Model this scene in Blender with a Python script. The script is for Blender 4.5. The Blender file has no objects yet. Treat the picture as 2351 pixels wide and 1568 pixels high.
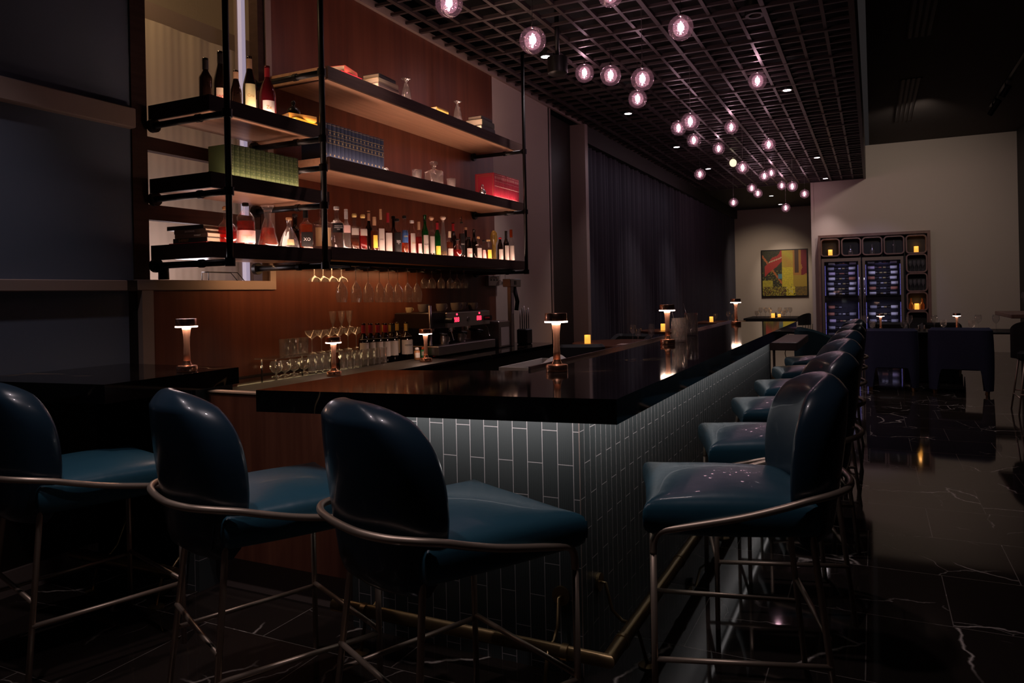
import bpy, math, random
from mathutils import Vector, Matrix
random.seed(7)
PI = math.pi
R = math.radians
S = bpy.context.scene
C = S.collection
# ------------------------------------------------------------------ camera (level, slight roll, lens shift)
F_PX, CX, CY, ROLL, YAW, EYE = 1700.0, 1175.5, 676.6, -0.02, math.atan(829/1700.0), 1.41
_c, _s = math.cos(YAW), math.sin(YAW)
FW = Vector((-_s, _c, 0)); RT = Vector((_c, _s, 0)); UP = Vector((0, 0, 1))
R2 = RT*math.cos(ROLL) + UP*math.sin(ROLL)
U2 = UP*math.cos(ROLL) - RT*math.sin(ROLL)
cam = bpy.data.cameras.new('camera')
cam_o = bpy.data.objects.new('camera', cam); C.objects.link(cam_o)
cam.sensor_width = 36; cam.lens = 36*F_PX/2351; cam.shift_x = 0
cam.shift_y = -(784 - CY)/2351
cam.clip_start = 0.05; cam.clip_end = 100
m = Matrix((R2, U2, -FW)).transposed().to_4x4(); m.translation = (0, 0, EYE)
cam_o.matrix_world = m
S.camera = cam_o
# ------------------------------------------------------------------ view / world
S.view_settings.view_transform = 'Standard'; S.view_settings.look = 'None'
S.view_settings.gamma = 1; S.view_settings.use_curve_mapping = False
S.view_settings.exposure = 0.0
w = bpy.data.worlds.new('world'); S.world = w; w.use_nodes = True
w.node_tree.nodes['Background'].inputs[0].default_value = (0.6, 0.52, 0.52, 1)
w.node_tree.nodes['Background'].inputs[1].default_value = 0.024

def lamp(kind, loc, energy, col, size=0.1, rot=None, spot=None, blend=0.6, sy=None, name=None):
    l = bpy.data.lights.new(name or 'light', kind); l.energy = energy; l.color = col
    if kind == 'AREA':
        l.size = size
        if sy: l.shape = 'RECTANGLE'; l.size_y = sy
    elif kind == 'SPOT':
        l.shadow_soft_size = size; l.spot_size = R(spot or 70); l.spot_blend = blend
    else: l.shadow_soft_size = size
    o = bpy.data.objects.new(name or 'light', l); C.objects.link(o); o.location = loc
    if rot: o.rotation_euler = rot
    return o
def aim(o, tgt):
    o.rotation_euler = (Vector(tgt) - o.location).to_track_quat('-Z', 'Y').to_euler()
PINKW = (1.0, 0.83, 0.86)
WARM = (1.0, 0.62, 0.36)
DOWNS = [(-3.0, 7.06), (-0.91, 9.72), (-2.98, 9.86), (-2.96, 12.57), (-2.94, 15.15), (-0.9, 15.0), (-0.91, 17.95)]
DOWNS_OUT = [(-0.9, 4.3), (-3.0, 4.35), (-0.9, 1.7), (-3.0, 1.75), (-2.0, 1.1)]     # fittings above the frame; the last is a fill added for the stool rails
for k, (x, y) in enumerate(DOWNS + DOWNS_OUT):
    e = 54 if k < len(DOWNS) else 44
    lamp('SPOT', (x, y, 3.80), e, PINKW, 0.05, spot=75, blend=0.8, name='downlight_and_fill')
for x, y in ((-2.36, 20.5), (-2.37, 22.4)):
    lamp('SPOT', (x, y, 3.80), 25, PINKW, 0.05, spot=80, blend=0.8, name='downlight_and_fill')
for x, y in ((1.2, 9.0), (1.2, 12.2)):
    lamp('SPOT', (x, y, 4.5), 36, (1, 0.88, 0.85), 0.08, spot=95, blend=1.0, name='downlight_and_fill')  # unseen fill spots added to lift the dark chairs on the right
# wall washers on the track along the high ceiling
aim(lamp('SPOT', (0.9, 14.2, 4.4), 118, (1, 0.84, 0.74), 0.12, spot=110, blend=1.0, name='track_light'), (0.0, 18.45, 2.2))
aim(lamp('SPOT', (-2.2, 20.9, 3.7), 110, (1, 0.8, 0.62), 0.05, spot=70, blend=0.9, name='picture_light'), (-3.0, 23.65, 1.4))
aim(lamp('SPOT', (-0.1, 16.4, 3.75), 30, (0.5, 0.48, 1.0), 0.1, spot=60, blend=0.9, name='track_light'), (0.0, 18.45, 1.3))

# ------------------------------------------------------------------ pixel <-> place helper
def ray(px, py): return FW + R2*((px-CX)/F_PX) - U2*((py-CY)/F_PX)
def P(px, py, x=None, y=None, z=None):
    d = ray(px, py); o = Vector((0, 0, EYE))
    i, v = (0, x) if x is not None else ((1, y) if y is not None else (2, z))
    return o + d*((v-o[i])/d[i])
def depth(p): return (Vector(p) - Vector((0, 0, EYE))).dot(FW)

# ------------------------------------------------------------------ materials
MATS = {}
def mat(name, col, rough=0.5, metal=0.0, emit=None, es=0.0, spec=0.5, trans=0.0, coat=0.0, ior=1.45):
    if name in MATS: return MATS[name]
    m = bpy.data.materials.new(name); m.use_nodes = True
    b = m.node_tree.nodes['Principled BSDF']
    b.inputs['Base Color'].default_value = (*col, 1); b.inputs['Roughness'].default_value = rough
    b.inputs['Metallic'].default_value = metal; b.inputs['Specular IOR Level'].default_value = spec
    b.inputs['Transmission Weight'].default_value = trans; b.inputs['Coat Weight'].default_value = coat
    b.inputs['IOR'].default_value = ior
    if emit: b.inputs['Emission Color'].default_value = (*emit, 1); b.inputs['Emission Strength'].default_value = es
    MATS[name] = m
    return m
def nodes(m): return m.node_tree.nodes, m.node_tree.links, m.node_tree.nodes['Principled BSDF']
def N(nt, t, **kw):
    n = nt.new(t)
    for k, v in kw.items(): setattr(n, k, v)
    return n
def ramp(nt, stops, interp='LINEAR'):
    r = nt.new('ShaderNodeValToRGB'); r.color_ramp.interpolation = interp
    e = r.color_ramp.elements
    while len(e) < len(stops): e.new(0.5)
    for i, (p, c) in enumerate(stops):
        e[i].position = p; e[i].color = (*c, 1) if len(c) == 3 else c
    return r
def math_n(nt, lk, op, a, b=None):
    n = nt.new('ShaderNodeMath'); n.operation = op
    for i, v in enumerate((a, b)):
        if v is None: continue
        if isinstance(v, (int, float)): n.inputs[i].default_value = v
        else: lk.new(v, n.inputs[i])
    return n.outputs[0]
def bump(m, scale, strength, dist=0.01, detail=4, stretch=None):
    nt, lk, b = nodes(m)
    tc = nt.new('ShaderNodeTexCoord'); mp = nt.new('ShaderNodeMapping')
    if stretch: mp.inputs['Scale'].default_value = stretch
    lk.new(tc.outputs['Object'], mp.inputs[0])
    n = nt.new('ShaderNodeTexNoise'); n.inputs['Scale'].default_value = scale; n.inputs['Detail'].default_value = detail
    lk.new(mp.outputs[0], n.inputs[0])
    bp = nt.new('ShaderNodeBump'); bp.inputs['Strength'].default_value = strength; bp.inputs['Distance'].default_value = dist
    lk.new(n.outputs[0], bp.inputs['Height']); lk.new(bp.outputs[0], b.inputs['Normal'])
    return m
def wood(name, c1, c2, rough=0.4, scale=3.0, stretch=(6, 6, 0.35), coat=0.0):
    m = mat(name, c1, rough, coat=coat); nt, lk, b = nodes(m)
    g = nt.new('ShaderNodeNewGeometry'); mp = nt.new('ShaderNodeMapping'); mp.inputs['Scale'].default_value = stretch
    lk.new(g.outputs['Position'], mp.inputs[0])
    n = nt.new('ShaderNodeTexNoise'); n.inputs['Scale'].default_value = scale; n.inputs['Detail'].default_value = 7
    n.inputs['Distortion'].default_value = 0.3
    lk.new(mp.outputs[0], n.inputs[0])
    r = ramp(nt, [(0.3, c1), (0.7, c2)]); lk.new(n.outputs[0], r.inputs[0]); lk.new(r.outputs[0], b.inputs['Base Color'])
    return m
def vein_mask(nt, lk, vec, scale, width, distort, gate_scale, gate):
    n = nt.new('ShaderNodeTexNoise'); n.inputs['Scale'].default_value = scale; n.inputs['Detail'].default_value = 2.2
    n.inputs['Distortion'].default_value = distort; n.inputs['Roughness'].default_value = 0.5
    lk.new(vec, n.inputs[0])
    d = math_n(nt, lk, 'ABSOLUTE', math_n(nt, lk, 'SUBTRACT', n.outputs[0], 0.5))
    r = ramp(nt, [(0.0, (1, 1, 1)), (width, (0, 0, 0))]); lk.new(d, r.inputs[0])
    g = nt.new('ShaderNodeTexNoise'); g.inputs['Scale'].default_value = gate_scale; lk.new(vec, g.inputs[0])
    r2 = ramp(nt, [(gate, (0, 0, 0)), (gate+0.1, (1, 1, 1))]); lk.new(g.outputs[0], r2.inputs[0])
    return math_n(nt, lk, 'MULTIPLY', r.outputs[0], r2.outputs[0])

# floor: polished black marble tiles .65 x .61 m in running bond
fl = mat('floor_marble', (0.01, 0.008, 0.008), 0.05); nt, lk, b = nodes(fl)
g = nt.new('ShaderNodeNewGeometry'); mp = nt.new('ShaderNodeMapping')
mp.inputs['Location'].default_value = (0.05, -3.54+0.61*10, 0); lk.new(g.outputs['Position'], mp.inputs[0])
br = nt.new('ShaderNodeTexBrick'); br.offset = 0.5; br.squash = 1
br.inputs['Scale'].default_value = 1; br.inputs['Brick Width'].default_value = 0.65; br.inputs['Row Height'].default_value = 0.61
br.inputs['Mortar Size'].default_value = 0.0022; br.inputs['Mortar Smooth'].default_value = 0.1
br.inputs['Color1'].default_value = (0.022, 0.016, 0.014, 1); br.inputs['Color2'].default_value = (0.032, 0.024, 0.020, 1)
br.inputs['Mortar'].default_value = (0.22, 0.19, 0.17, 1); lk.new(mp.outputs[0], br.inputs[0])
# shift vein coordinates per tile colour so veins break at the joints
mx = nt.new('ShaderNodeVectorMath'); mx.operation = 'MULTIPLY_ADD'
lk.new(br.outputs['Color'], mx.inputs[0]); mx.inputs[1].default_value = (900, 300, 500); lk.new(g.outputs['Position'], mx.inputs[2])
def crack_mask(vec, scale, width, gs, gate):
    n1 = nt.new('ShaderNodeTexNoise'); n1.inputs['Scale'].default_value = 3.2; n1.inputs['Detail'].default_value = 5; lk.new(vec, n1.inputs[0])
    va = nt.new('ShaderNodeVectorMath'); va.operation = 'MULTIPLY_ADD'; lk.new(n1.outputs['Color'], va.inputs[0]); va.inputs[1].default_value = (0.22, 0.22, 0.22); lk.new(vec, va.inputs[2])
    vo = nt.new('ShaderNodeTexVoronoi'); vo.feature = 'DISTANCE_TO_EDGE'; vo.inputs['Scale'].default_value = scale; lk.new(va.outputs[0], vo.inputs['Vector'])
    r = ramp(nt, [(0.0, (1, 1, 1)), (width, (0, 0, 0))]); lk.new(vo.outputs['Distance'], r.inputs[0])
    g2 = nt.new('ShaderNodeTexNoise'); g2.inputs['Scale'].default_value = gs; lk.new(vec, g2.inputs[0])
    r2 = ramp(nt, [(gate, (0, 0, 0)), (gate+0.08, (1, 1, 1))]); lk.new(g2.outputs[0], r2.inputs[0])
    return math_n(nt, lk, 'MULTIPLY', r.outputs[0], r2.outputs[0])
b.inputs['Specular IOR Level'].default_value = 0.33
v1 = crack_mask(mx.outputs[0], 1.1, 0.009, 1.3, 0.50)
v2 = crack_mask(mx.outputs[0], 2.6, 0.010, 1.9, 0.55)
vm = math_n(nt, lk, 'MAXIMUM', v1, math_n(nt, lk, 'MULTIPLY', v2, 0.45))
mi = nt.new('ShaderNodeMixRGB'); lk.new(vm, mi.inputs[0]); lk.new(br.outputs['Color'], mi.inputs[1]); mi.inputs[2].default_value = (0.75, 0.66, 0.6, 1)
lk.new(mi.outputs[0], b.inputs['Base Color'])
# worktop: black stone with sparse gold veins
top = mat('black_stone', (0.006, 0.005, 0.005), 0.06); nt, lk, b = nodes(top)
b.inputs['Specular IOR Level'].default_value = 0.28
g = nt.new('ShaderNodeNewGeometry')
v1 = vein_mask(nt, lk, g.outputs['Position'], 1.3, 0.008, 1.5, 2.0, 0.56)
mi = nt.new('ShaderNodeMixRGB'); lk.new(v1, mi.inputs[0]); mi.inputs[1].default_value = (0.006, 0.005, 0.005, 1); mi.inputs[2].default_value = (0.5, 0.34, 0.18, 1)
lk.new(mi.outputs[0], b.inputs['Base Color'])
def tile(name, axis):
    m = mat(name, (0.05, 0.055, 0.055), 0.33); nt, lk, b = nodes(m)
    g = nt.new('ShaderNodeNewGeometry'); sp = nt.new('ShaderNodeSeparateXYZ'); lk.new(g.outputs['Position'], sp.inputs[0])
    cb = nt.new('ShaderNodeCombineXYZ'); lk.new(math_n(nt, lk, 'ADD', sp.outputs['Z'], 10.10), cb.inputs[0])
    lk.new(math_n(nt, lk, 'ADD', sp.outputs[axis], 9.994 if axis == 'X' else 7.444), cb.inputs[1])
    br = nt.new('ShaderNodeTexBrick'); br.offset = 0.5
    br.inputs['Scale'].default_value = 1; br.inputs['Brick Width'].default_value = 0.25; br.inputs['Row Height'].default_value = 0.062
    br.inputs['Mortar Size'].default_value = 0.0014; br.inputs['Mortar Smooth'].default_value = 0.0
    br.inputs['Color1'].default_value = (0.075, 0.086, 0.087, 1); br.inputs['Color2'].default_value = (0.09, 0.10, 0.10, 1)
    br.inputs['Mortar'].default_value = (0.62, 0.56, 0.56, 1); lk.new(cb.outputs[0], br.inputs[0])
    lk.new(br.outputs['Color'], b.inputs['Base Color'])
    wv = nt.new('ShaderNodeTexWave'); wv.bands_direction = 'Y'; wv.inputs['Scale'].default_value = 40
    lk.new(cb.outputs[0], wv.inputs[0])
    bp = nt.new('ShaderNodeBump'); bp.inputs['Strength'].default_value = 0.15; bp.inputs['Distance'].default_value = 0.003
    lk.new(wv.outputs[0], bp.inputs['Height']); lk.new(bp.outputs[0], b.inputs['Normal'])
    return m
tile_x = tile('green_black_tile_short_side', 'X'); tile_y = tile('green_black_tile_long_side', 'Y')
wall_wood = wood('red_walnut_panel', (0.115, 0.032, 0.018), (0.19, 0.06, 0.032), 0.38, 2.5, (5, 5, 0.3))
bar_wood = wood('dark_walnut_panel', (0.13, 0.042, 0.024), (0.21, 0.075, 0.042), 0.4, 3, (7, 7, 0.3))
shelf_dark = wood('dark_stained_board', (0.045, 0.024, 0.019), (0.066, 0.036, 0.028), 0.6, 5, (3, 0.6, 8))
shelf_dark.node_tree.nodes['Principled BSDF'].inputs['Specular IOR Level'].default_value = 0.15
shelf_light = wood('pale_wood_underside', (0.5, 0.27, 0.16), (0.62, 0.36, 0.22), 0.32, 4, (8, 0.5, 8))
table_wood = wood('table_wood', (0.10, 0.035, 0.02), (0.16, 0.06, 0.03), 0.3, 4, (1, 6, 1))
beige = bump(mat('beige_plaster', (0.60, 0.50, 0.42), 0.8), 60, 0.1)
trimm = mat('taupe_trim', (0.36, 0.27, 0.24), 0.5)
shade = mat('blue_grey_roller_shade', (0.125, 0.155, 0.22), 0.75)
blackp = mat('black_paint', (0.008, 0.007, 0.007), 0.6)
dark_brown = mat('dark_brown_panel', (0.03, 0.021, 0.018), 0.5)
grid_m = mat('ceiling_lattice_bronze', (0.062, 0.047, 0.047), 0.38, 0.15)
plenum = mat('black_plenum', (0.004, 0.004, 0.004), 0.9)
highceil = mat('dark_brown_ceiling', (0.045, 0.034, 0.028), 0.85)
pipe_m = mat('black_iron_pipe', (0.012, 0.011, 0.011), 0.38, 0.6)
bronze = mat('antique_bronze_tube', (0.60, 0.47, 0.37), 0.42, 0.75)
brass = bump(mat('worn_brass', (0.40, 0.28, 0.14), 0.36, 0.9), 9, 0.2, 0.01)
copper = mat('polished_copper', (0.80, 0.42, 0.28), 0.26, 1.0)
steel = mat('brushed_steel', (0.42, 0.38, 0.38), 0.3, 1.0)
chrome = mat('chrome', (0.75, 0.72, 0.72), 0.08, 1.0)
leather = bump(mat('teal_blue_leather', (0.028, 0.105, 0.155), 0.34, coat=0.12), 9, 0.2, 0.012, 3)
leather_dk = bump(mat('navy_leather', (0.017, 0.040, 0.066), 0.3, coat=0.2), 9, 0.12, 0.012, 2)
velvet = bump(mat('navy_velvet', (0.045, 0.048, 0.105), 0.85), 30, 0.2)
velvet_teal = mat('dark_teal_velvet', (0.02, 0.07, 0.085), 0.8)
black_soft = mat('black_upholstery', (0.008, 0.008, 0.009), 0.6)
black_pl = mat('black_plastic', (0.01, 0.01, 0.01), 0.35)
curtain_m = mat('aubergine_curtain', (0.075, 0.07, 0.09), 0.85)
sheer_m = mat('sheer_ivory_curtain', (0.66, 0.55, 0.44), 0.8)
paper = mat('white_paper_label', (0.75, 0.66, 0.6), 0.6)
cream = mat('cream_pages', (0.62, 0.5, 0.36), 0.7)
cork = mat('cork', (0.5, 0.3, 0.14), 0.8)
lampglow = mat('lamp_ring_glow', (1, 0.8, 0.7), 0.5, emit=(1, 0.74, 0.62), es=9)
led_m = mat('led_strip_glow', (1, 0.8, 0.75), 0.5, emit=(1, 0.66, 0.52), es=22)
down_m = mat('downlight_glow', (1, 0.9, 0.9), 0.5, emit=(1, 0.86, 0.9), es=12)
filament = mat('pendant_glow', (1, 0.8, 0.85), 0.5, emit=(1, 0.66, 0.74), es=14)
candle_m = mat('candle_glow', (1, 0.5, 0.1), 0.5, emit=(1, 0.42, 0.06), es=1.2)
led_red = mat('red_display_digits', (1, 0.05, 0.05), 0.5, emit=(1, 0.02, 0.05), es=5)
led_blue = mat('cabinet_blue_led', (0.3, 0.3, 1), 0.5, emit=(0.34, 0.30, 1.0), es=0.7)
def glass(name, tint=(0.93, 0.93, 0.93), gl=0.07, refl=0.55, milk=0.05, milkc=(1, 0.9, 0.85)):
    """thin clear glass: tinted see-through body with fresnel reflections and a trace of scatter"""
    if name in MATS: return MATS[name]
    m = bpy.data.materials.new(name); m.use_nodes = True; nt = m.node_tree.nodes; lk = m.node_tree.links
    nt.clear(); out = nt.new('ShaderNodeOutputMaterial')
    tr = nt.new('ShaderNodeBsdfTransparent'); tr.inputs[0].default_value = (*tint, 1)
    gs = nt.new('ShaderNodeBsdfGlossy'); gs.inputs['Roughness'].default_value = 0.035
    tl = nt.new('ShaderNodeBsdfTranslucent'); tl.inputs[0].default_value = (*milkc, 1)
    df = nt.new('ShaderNodeBsdfDiffuse'); df.inputs[0].default_value = (*milkc, 1)
    lw = nt.new('ShaderNodeLayerWeight'); lw.inputs[0].default_value = 0.35
    pw = math_n(nt, lk, 'MULTIPLY', math_n(nt, lk, 'POWER', lw.outputs['Facing'], 2.0), refl)
    fc = math_n(nt, lk, 'ADD', pw, gl)
    a = nt.new('ShaderNodeAddShader'); 
    md = nt.new('ShaderNodeMixShader'); md.inputs[0].default_value = 0.5; lk.new(tl.outputs[0], md.inputs[1]); lk.new(df.outputs[0], md.inputs[2])
    m1 = nt.new('ShaderNodeMixShader'); m1.inputs[0].default_value = milk; lk.new(tr.outputs[0], m1.inputs[1]); lk.new(md.outputs[0], m1.inputs[2])
    m2 = nt.new('ShaderNodeMixShader'); lk.new(fc, m2.inputs[0]); lk.new(m1.outputs[0], m2.inputs[1]); lk.new(gs.outputs[0], m2.inputs[2])
    lk.new(m2.outputs[0], out.inputs[0]); nt.remove(a)
    MATS[name] = m
    return m
clear = glass('clear_glass', (0.92, 0.92, 0.92), 0.12, 1.0, 0.09)
flint = glass('flint_bottle_glass', (0.95, 0.93, 0.92), 0.05, 0.8, 0.012)
crystal = glass('cut_crystal', (0.88, 0.86, 0.86), 0.13, 0.8, 0.07)
globe_g = glass('globe_glass', (0.93, 0.9, 0.93), 0.05, 0.6, 0.02, (1, 0.7, 0.8))
bubble_g = glass('bubbled_core_glass', (0.9, 0.75, 0.8), 0.1, 0.3, 0.04, (1, 0.72, 0.8))
green_g = glass('green_bottle_glass', (0.03, 0.22, 0.06), 0.06, 0.5, 0.10, (0.05, 0.6, 0.12))
dark_g = glass('dark_wine_bottle_glass', (0.02, 0.02, 0.015), 0.06, 0.5, 0.06, (0.25, 0.12, 0.08))
pane_g = glass('cabinet_pane', (0.8, 0.8, 0.85), 0.04, 0.5, 0.01)
def liquid(name, col):
    return glass(name, tuple(0.8*c+0.003 for c in col), 0.02, 0.2, 0.2, col)
amber = liquid('amber_spirit', (0.9, 0.15, 0.012)); redl = liquid('red_spirit', (0.8, 0.015, 0.012))
brownl = liquid('brown_spirit', (0.55, 0.14, 0.04)); orangel = liquid('orange_spirit', (1.0, 0.25, 0.05))
goldl = liquid('gold_spirit', (0.9, 0.6, 0.15)); pinkl = liquid('rose_spirit', (0.8, 0.10, 0.06))
def colm(name, c, rough=0.5, metal=0.0): return mat('paint_'+name, c, rough, metal)

# ------------------------------------------------------------------ mesh builder
class MB:
    def __init__(s): s.v = []; s.f = []; s.mi = []; s.cur = 0; s.M = Matrix.Identity(4)
    def add(s, vs, fs):
        b = len(s.v); s.v += [tuple(s.M @ Vector(p)) for p in vs]
        s.f += [tuple(i+b for i in f) for f in fs]; s.mi += [s.cur]*len(fs); return s
    def box(s, x0, x1, y0, y1, z0, z1):
        vs = [(x, y, z) for z in (z0, z1) for y in (y0, y1) for x in (x0, x1)]
        return s.add(vs, [(0,2,3,1), (4,5,7,6), (0,1,5,4), (2,6,7,3), (0,4,6,2), (1,3,7,5)])
    def bbox(s, x0, x1, y0, y1, z0, z1, b=0.005):
        """box with a chamfered edge all round (rounded in z and in plan)"""
        def ring(i, z):
            a, c, d, e = x0+i, x1-i, y0+i, y1-i; k = b
            return [(a+k,d,z),(c-k,d,z),(c,d+k,z),(c,e-k,z),(c-k,e,z),(a+k,e,z),(a,e-k,z),(a,d+k,z)]
        rs = [ring(b, z0), ring(0, z0+b), ring(0, z1-b), ring(b, z1)]
        vs = sum(rs, []); fs = []
        for j in range(3):
            for i in range(8): fs.append((j*8+i, j*8+(i+1)%8, (j+1)*8+(i+1)%8, (j+1)*8+i))
        fs.append(tuple(range(7, -1, -1))); fs.append(tuple(range(24, 32)))
        return s.add(vs, fs)
    def prism(s, pts, z0, z1):
        n = len(pts); vs = [(x, y, z0) for x, y in pts]+[(x, y, z1) for x, y in pts]
        fs = [tuple(range(n-1, -1, -1)), tuple(range(n, 2*n))]+[(i, (i+1)%n, n+(i+1)%n, n+i) for i in range(n)]
        return s.add(vs, fs)
    def lathe(s, prof, n=24, c=(0, 0, 0), p=None, ax='z', a0=0, a1=2*PI, caps=True):
        """prof: (r, z[, p]) rings; p = superellipse power (square section when large)"""
        full = abs(a1-a0-2*PI) < 1e-6; cols = n if full else n+1; vs = []; fs = []
        for q in prof:
            r, z = q[0], q[1]; pw = q[2] if len(q) > 2 else (p or 2)
            for i in range(cols):
                a = a0+(a1-a0)*i/n; ca, sa = math.cos(a), math.sin(a)
                k = r if pw == 2 else r/((abs(ca)**pw+abs(sa)**pw)**(1/pw))
                x, y = k*ca, k*sa
                vs.append((c[0]+x, c[1]+y, c[2]+z) if ax == 'z' else ((c[0]+z, c[1]+x, c[2]+y) if ax == 'x' else (c[0]+y, c[1]+z, c[2]+x)))
        m = len(prof)
        for j in range(m-1):
            for i in range(n):
                i2 = (i+1) % cols if full else i+1
                fs.append((j*cols+i, j*cols+i2, (j+1)*cols+i2, (j+1)*cols+i))
        if caps and full:
            if prof[0][0] > 1e-4: fs.append(tuple(range(cols-1, -1, -1)))
            if prof[-1][0] > 1e-4: fs.append(tuple((m-1)*cols+i for i in range(cols)))
        return s.add(vs, fs)
    def tube(s, pts, r, n=10, closed=False, caps=True):
        pts = [Vector(p) for p in pts]; m = len(pts); vs = []; fs = []
        t0 = (pts[1]-pts[0]).normalized(); u = t0.orthogonal().normalized()
        for i in range(m):
            a = pts[(i-1) % m] if (closed or i > 0) else pts[i]; b = pts[(i+1) % m] if (closed or i < m-1) else pts[i]
            t = (b-a).normalized(); u = (u-t*u.dot(t)).normalized(); w_ = t.cross(u)
            rr = r[i] if isinstance(r, (list, tuple)) else r
            for k in range(n):
                an = 2*PI*k/n; vs.append(tuple(pts[i]+u*math.cos(an)*rr+w_*math.sin(an)*rr))
        for i in range(m if closed else m-1):
            j = (i+1) % m
            for k in range(n): fs.append((i*n+k, i*n+(k+1) % n, j*n+(k+1) % n, j*n+k))
        if caps and not closed:
            fs.append(tuple(range(n-1, -1, -1))); fs.append(tuple((m-1)*n+k for k in range(n)))
        return s.add(vs, fs)
    def grid(s, fn, nu, nv, cu=False, cv=False):
        vs = [fn(i/nu, j/nv) for j in range(nv+(0 if cv else 1)) for i in range(nu+(0 if cu else 1))]
        W = nu+(0 if cu else 1); H = nv+(0 if cv else 1); fs = []
        for j in range(nv):
            for i in range(nu):
                fs.append((j*W+i, j*W+(i+1) % W, ((j+1) % H)*W+(i+1) % W, ((j+1) % H)*W+i))
        return s.add(vs, fs)
    def sphere(s, c, r, n=20, sz=1.0):
        return s.lathe([(max(r*math.sin(PI*k/n), 1e-5), -r*sz*math.cos(PI*k/n)) for k in range(n+1)], n+4, c)
    def obj(s, name, mats, parent=None, smooth=False, sub=0, loc=None):
        me = bpy.data.meshes.new(name); me.from_pydata(s.v, [], s.f)
        if not isinstance(mats, (list, tuple)): mats = [mats]
        for m_ in mats: me.materials.append(m_)
        for p_, k in zip(me.polygons, s.mi): p_.material_index = k
        me.validate(); me.update()
        import bmesh
        bm = bmesh.new(); bm.from_mesh(me); bmesh.ops.remove_doubles(bm, verts=bm.verts, dist=1e-5)
        bmesh.ops.recalc_face_normals(bm, faces=bm.faces); bm.to_mesh(me); bm.free()
        if smooth:
            me.shade_smooth() if hasattr(me, 'shade_smooth') else [setattr(q, 'use_smooth', True) for q in me.polygons]
            if smooth == 'auto': 
                me.set_sharp_from_angle(angle=R(38))
        o = bpy.data.objects.new(name, me); C.objects.link(o)
        if parent: o.parent = parent
        if loc: o.location = loc
        if sub:
            sm = o.modifiers.new('sub', 'SUBSURF'); sm.levels = sub; sm.render_levels = sub
        return o
def tag(o, label, cat, group=None):
    o['label'] = label; o['category'] = cat
    if group: o['group'] = group
    return o
def thing(name, label, cat, loc=(0, 0, 0), rotz=0, group=None):
    o = bpy.data.objects.new(name, None); C.objects.link(o); o.empty_display_size = 0.05
    o.location = loc; o.rotation_euler = (0, 0, rotz)
    return tag(o, label, cat, group)
def struct(name, mb, m, parent=None, smooth=False):
    o = mb.obj(name, m, parent, smooth)
    if not parent: o['kind'] = 'structure'
    return o
def dup(root, loc=None, rotz=None, label=None, group=None, scale=None):
    def cp(o, par):
        c = o.copy(); C.objects.link(c); c.parent = par
        for ch in list(o.children): cp(ch, c)
        return c
    r = cp(root, None)
    if loc is not None: r.location = loc
    if rotz is not None: r.rotation_euler = (0, 0, rotz)
    if scale is not None: r.scale = (scale,)*3 if isinstance(scale, (int, float)) else scale
    if label: r['label'] = label
    if group: r['group'] = group
    return r
def text(s, size, m, parent, loc, rot=(PI/2, 0, 0), name='lettering', ext=0.0004, ax='CENTER'):
    cu = bpy.data.curves.new('t', 'FONT'); cu.body = s; cu.size = size; cu.align_x = ax; cu.align_y = 'CENTER'; cu.extrude = ext; cu.resolution_u = 2
    t = bpy.data.objects.new('t', cu); C.objects.link(t)
    bpy.context.view_layer.update()
    me = bpy.data.meshes.new_from_object(t.evaluated_get(bpy.context.evaluated_depsgraph_get()))
    bpy.data.objects.remove(t)
    me.materials.clear(); me.materials.append(m)
    o = bpy.data.objects.new(name, me); C.objects.link(o); o.parent = parent; o.location = loc; o.rotation_euler = rot
    return o
ORD = ('first second third fourth fifth sixth seventh eighth ninth tenth eleventh twelfth thirteenth fourteenth fifteenth sixteenth '
       'seventeenth eighteenth nineteenth twentieth twenty-first twenty-second twenty-third twenty-fourth twenty-fifth twenty-sixth '
       'twenty-seventh twenty-eighth twenty-ninth thirtieth').split()
# ================================================================== STRUCTURE
WX = -3.8            # left wall plane
def wallbox(name, y0, y1, z0, z1, m, x0=WX-0.12, x1=WX): return struct(name, MB().box(x0, x1, y0, y1, z0, z1), m)
struct('floor', MB().box(-6, 3.5, -4, 24.2, -0.05, 0), fl)
struct('ceiling', MB().box(-6, -0.15, -4, 24.2, 4.25, 4.35), plenum)
struct('ceiling_high', MB().box(-0.02, 3.5, -4, 18.6, 4.6, 4.7), highceil)
# open lattice hung under the black plenum: 0.2285 m cells, every fourth blade deeper
def lattice():
    a = MB(); p = 0.2285; y_end = 18.42; x1 = -0.135
    k = 0
    while WX+0.03+p*k < x1+0.01:
        x = WX+0.01+p*k; main = (k % 4 == 1)
        w_ = 0.020 if main else 0.016; zb = 3.87 if main else 3.878
        a.box(x-w_, x+w_, 1.0, y_end, zb, 3.905); k += 1
    k = 0
    while 5.87+p*(k-20) < y_end:
        y = 5.87+p*(k-20); main = (k % 4 == 0)
        w_ = 0.018 if main else 0.014; zb = 3.868 if main else 3.880
        a.box(WX, x1, y-w_, y+w_, zb, 3.904); k += 1
    return a
struct('ceiling_lattice', lattice(), grid_m)
struct('trim_1', MB().box(WX, WX+0.035, 1.0, 18.45, 3.862, 3.93), trimm)          # angle along the left wall
struct('trim_2', MB().box(-0.15, -0.10, -4, 18.45, 3.855, 4.62), dark_brown)       # fascia up to the high ceiling
struct('trim_3', MB().box(WX, -0.12, 18.42, 18.48, 3.86, 4.3), dark_brown)
struct('ceiling_far', MB().box(-6, -1.24, 18.48, 24.2, 3.88, 3.95), blackp)
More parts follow.
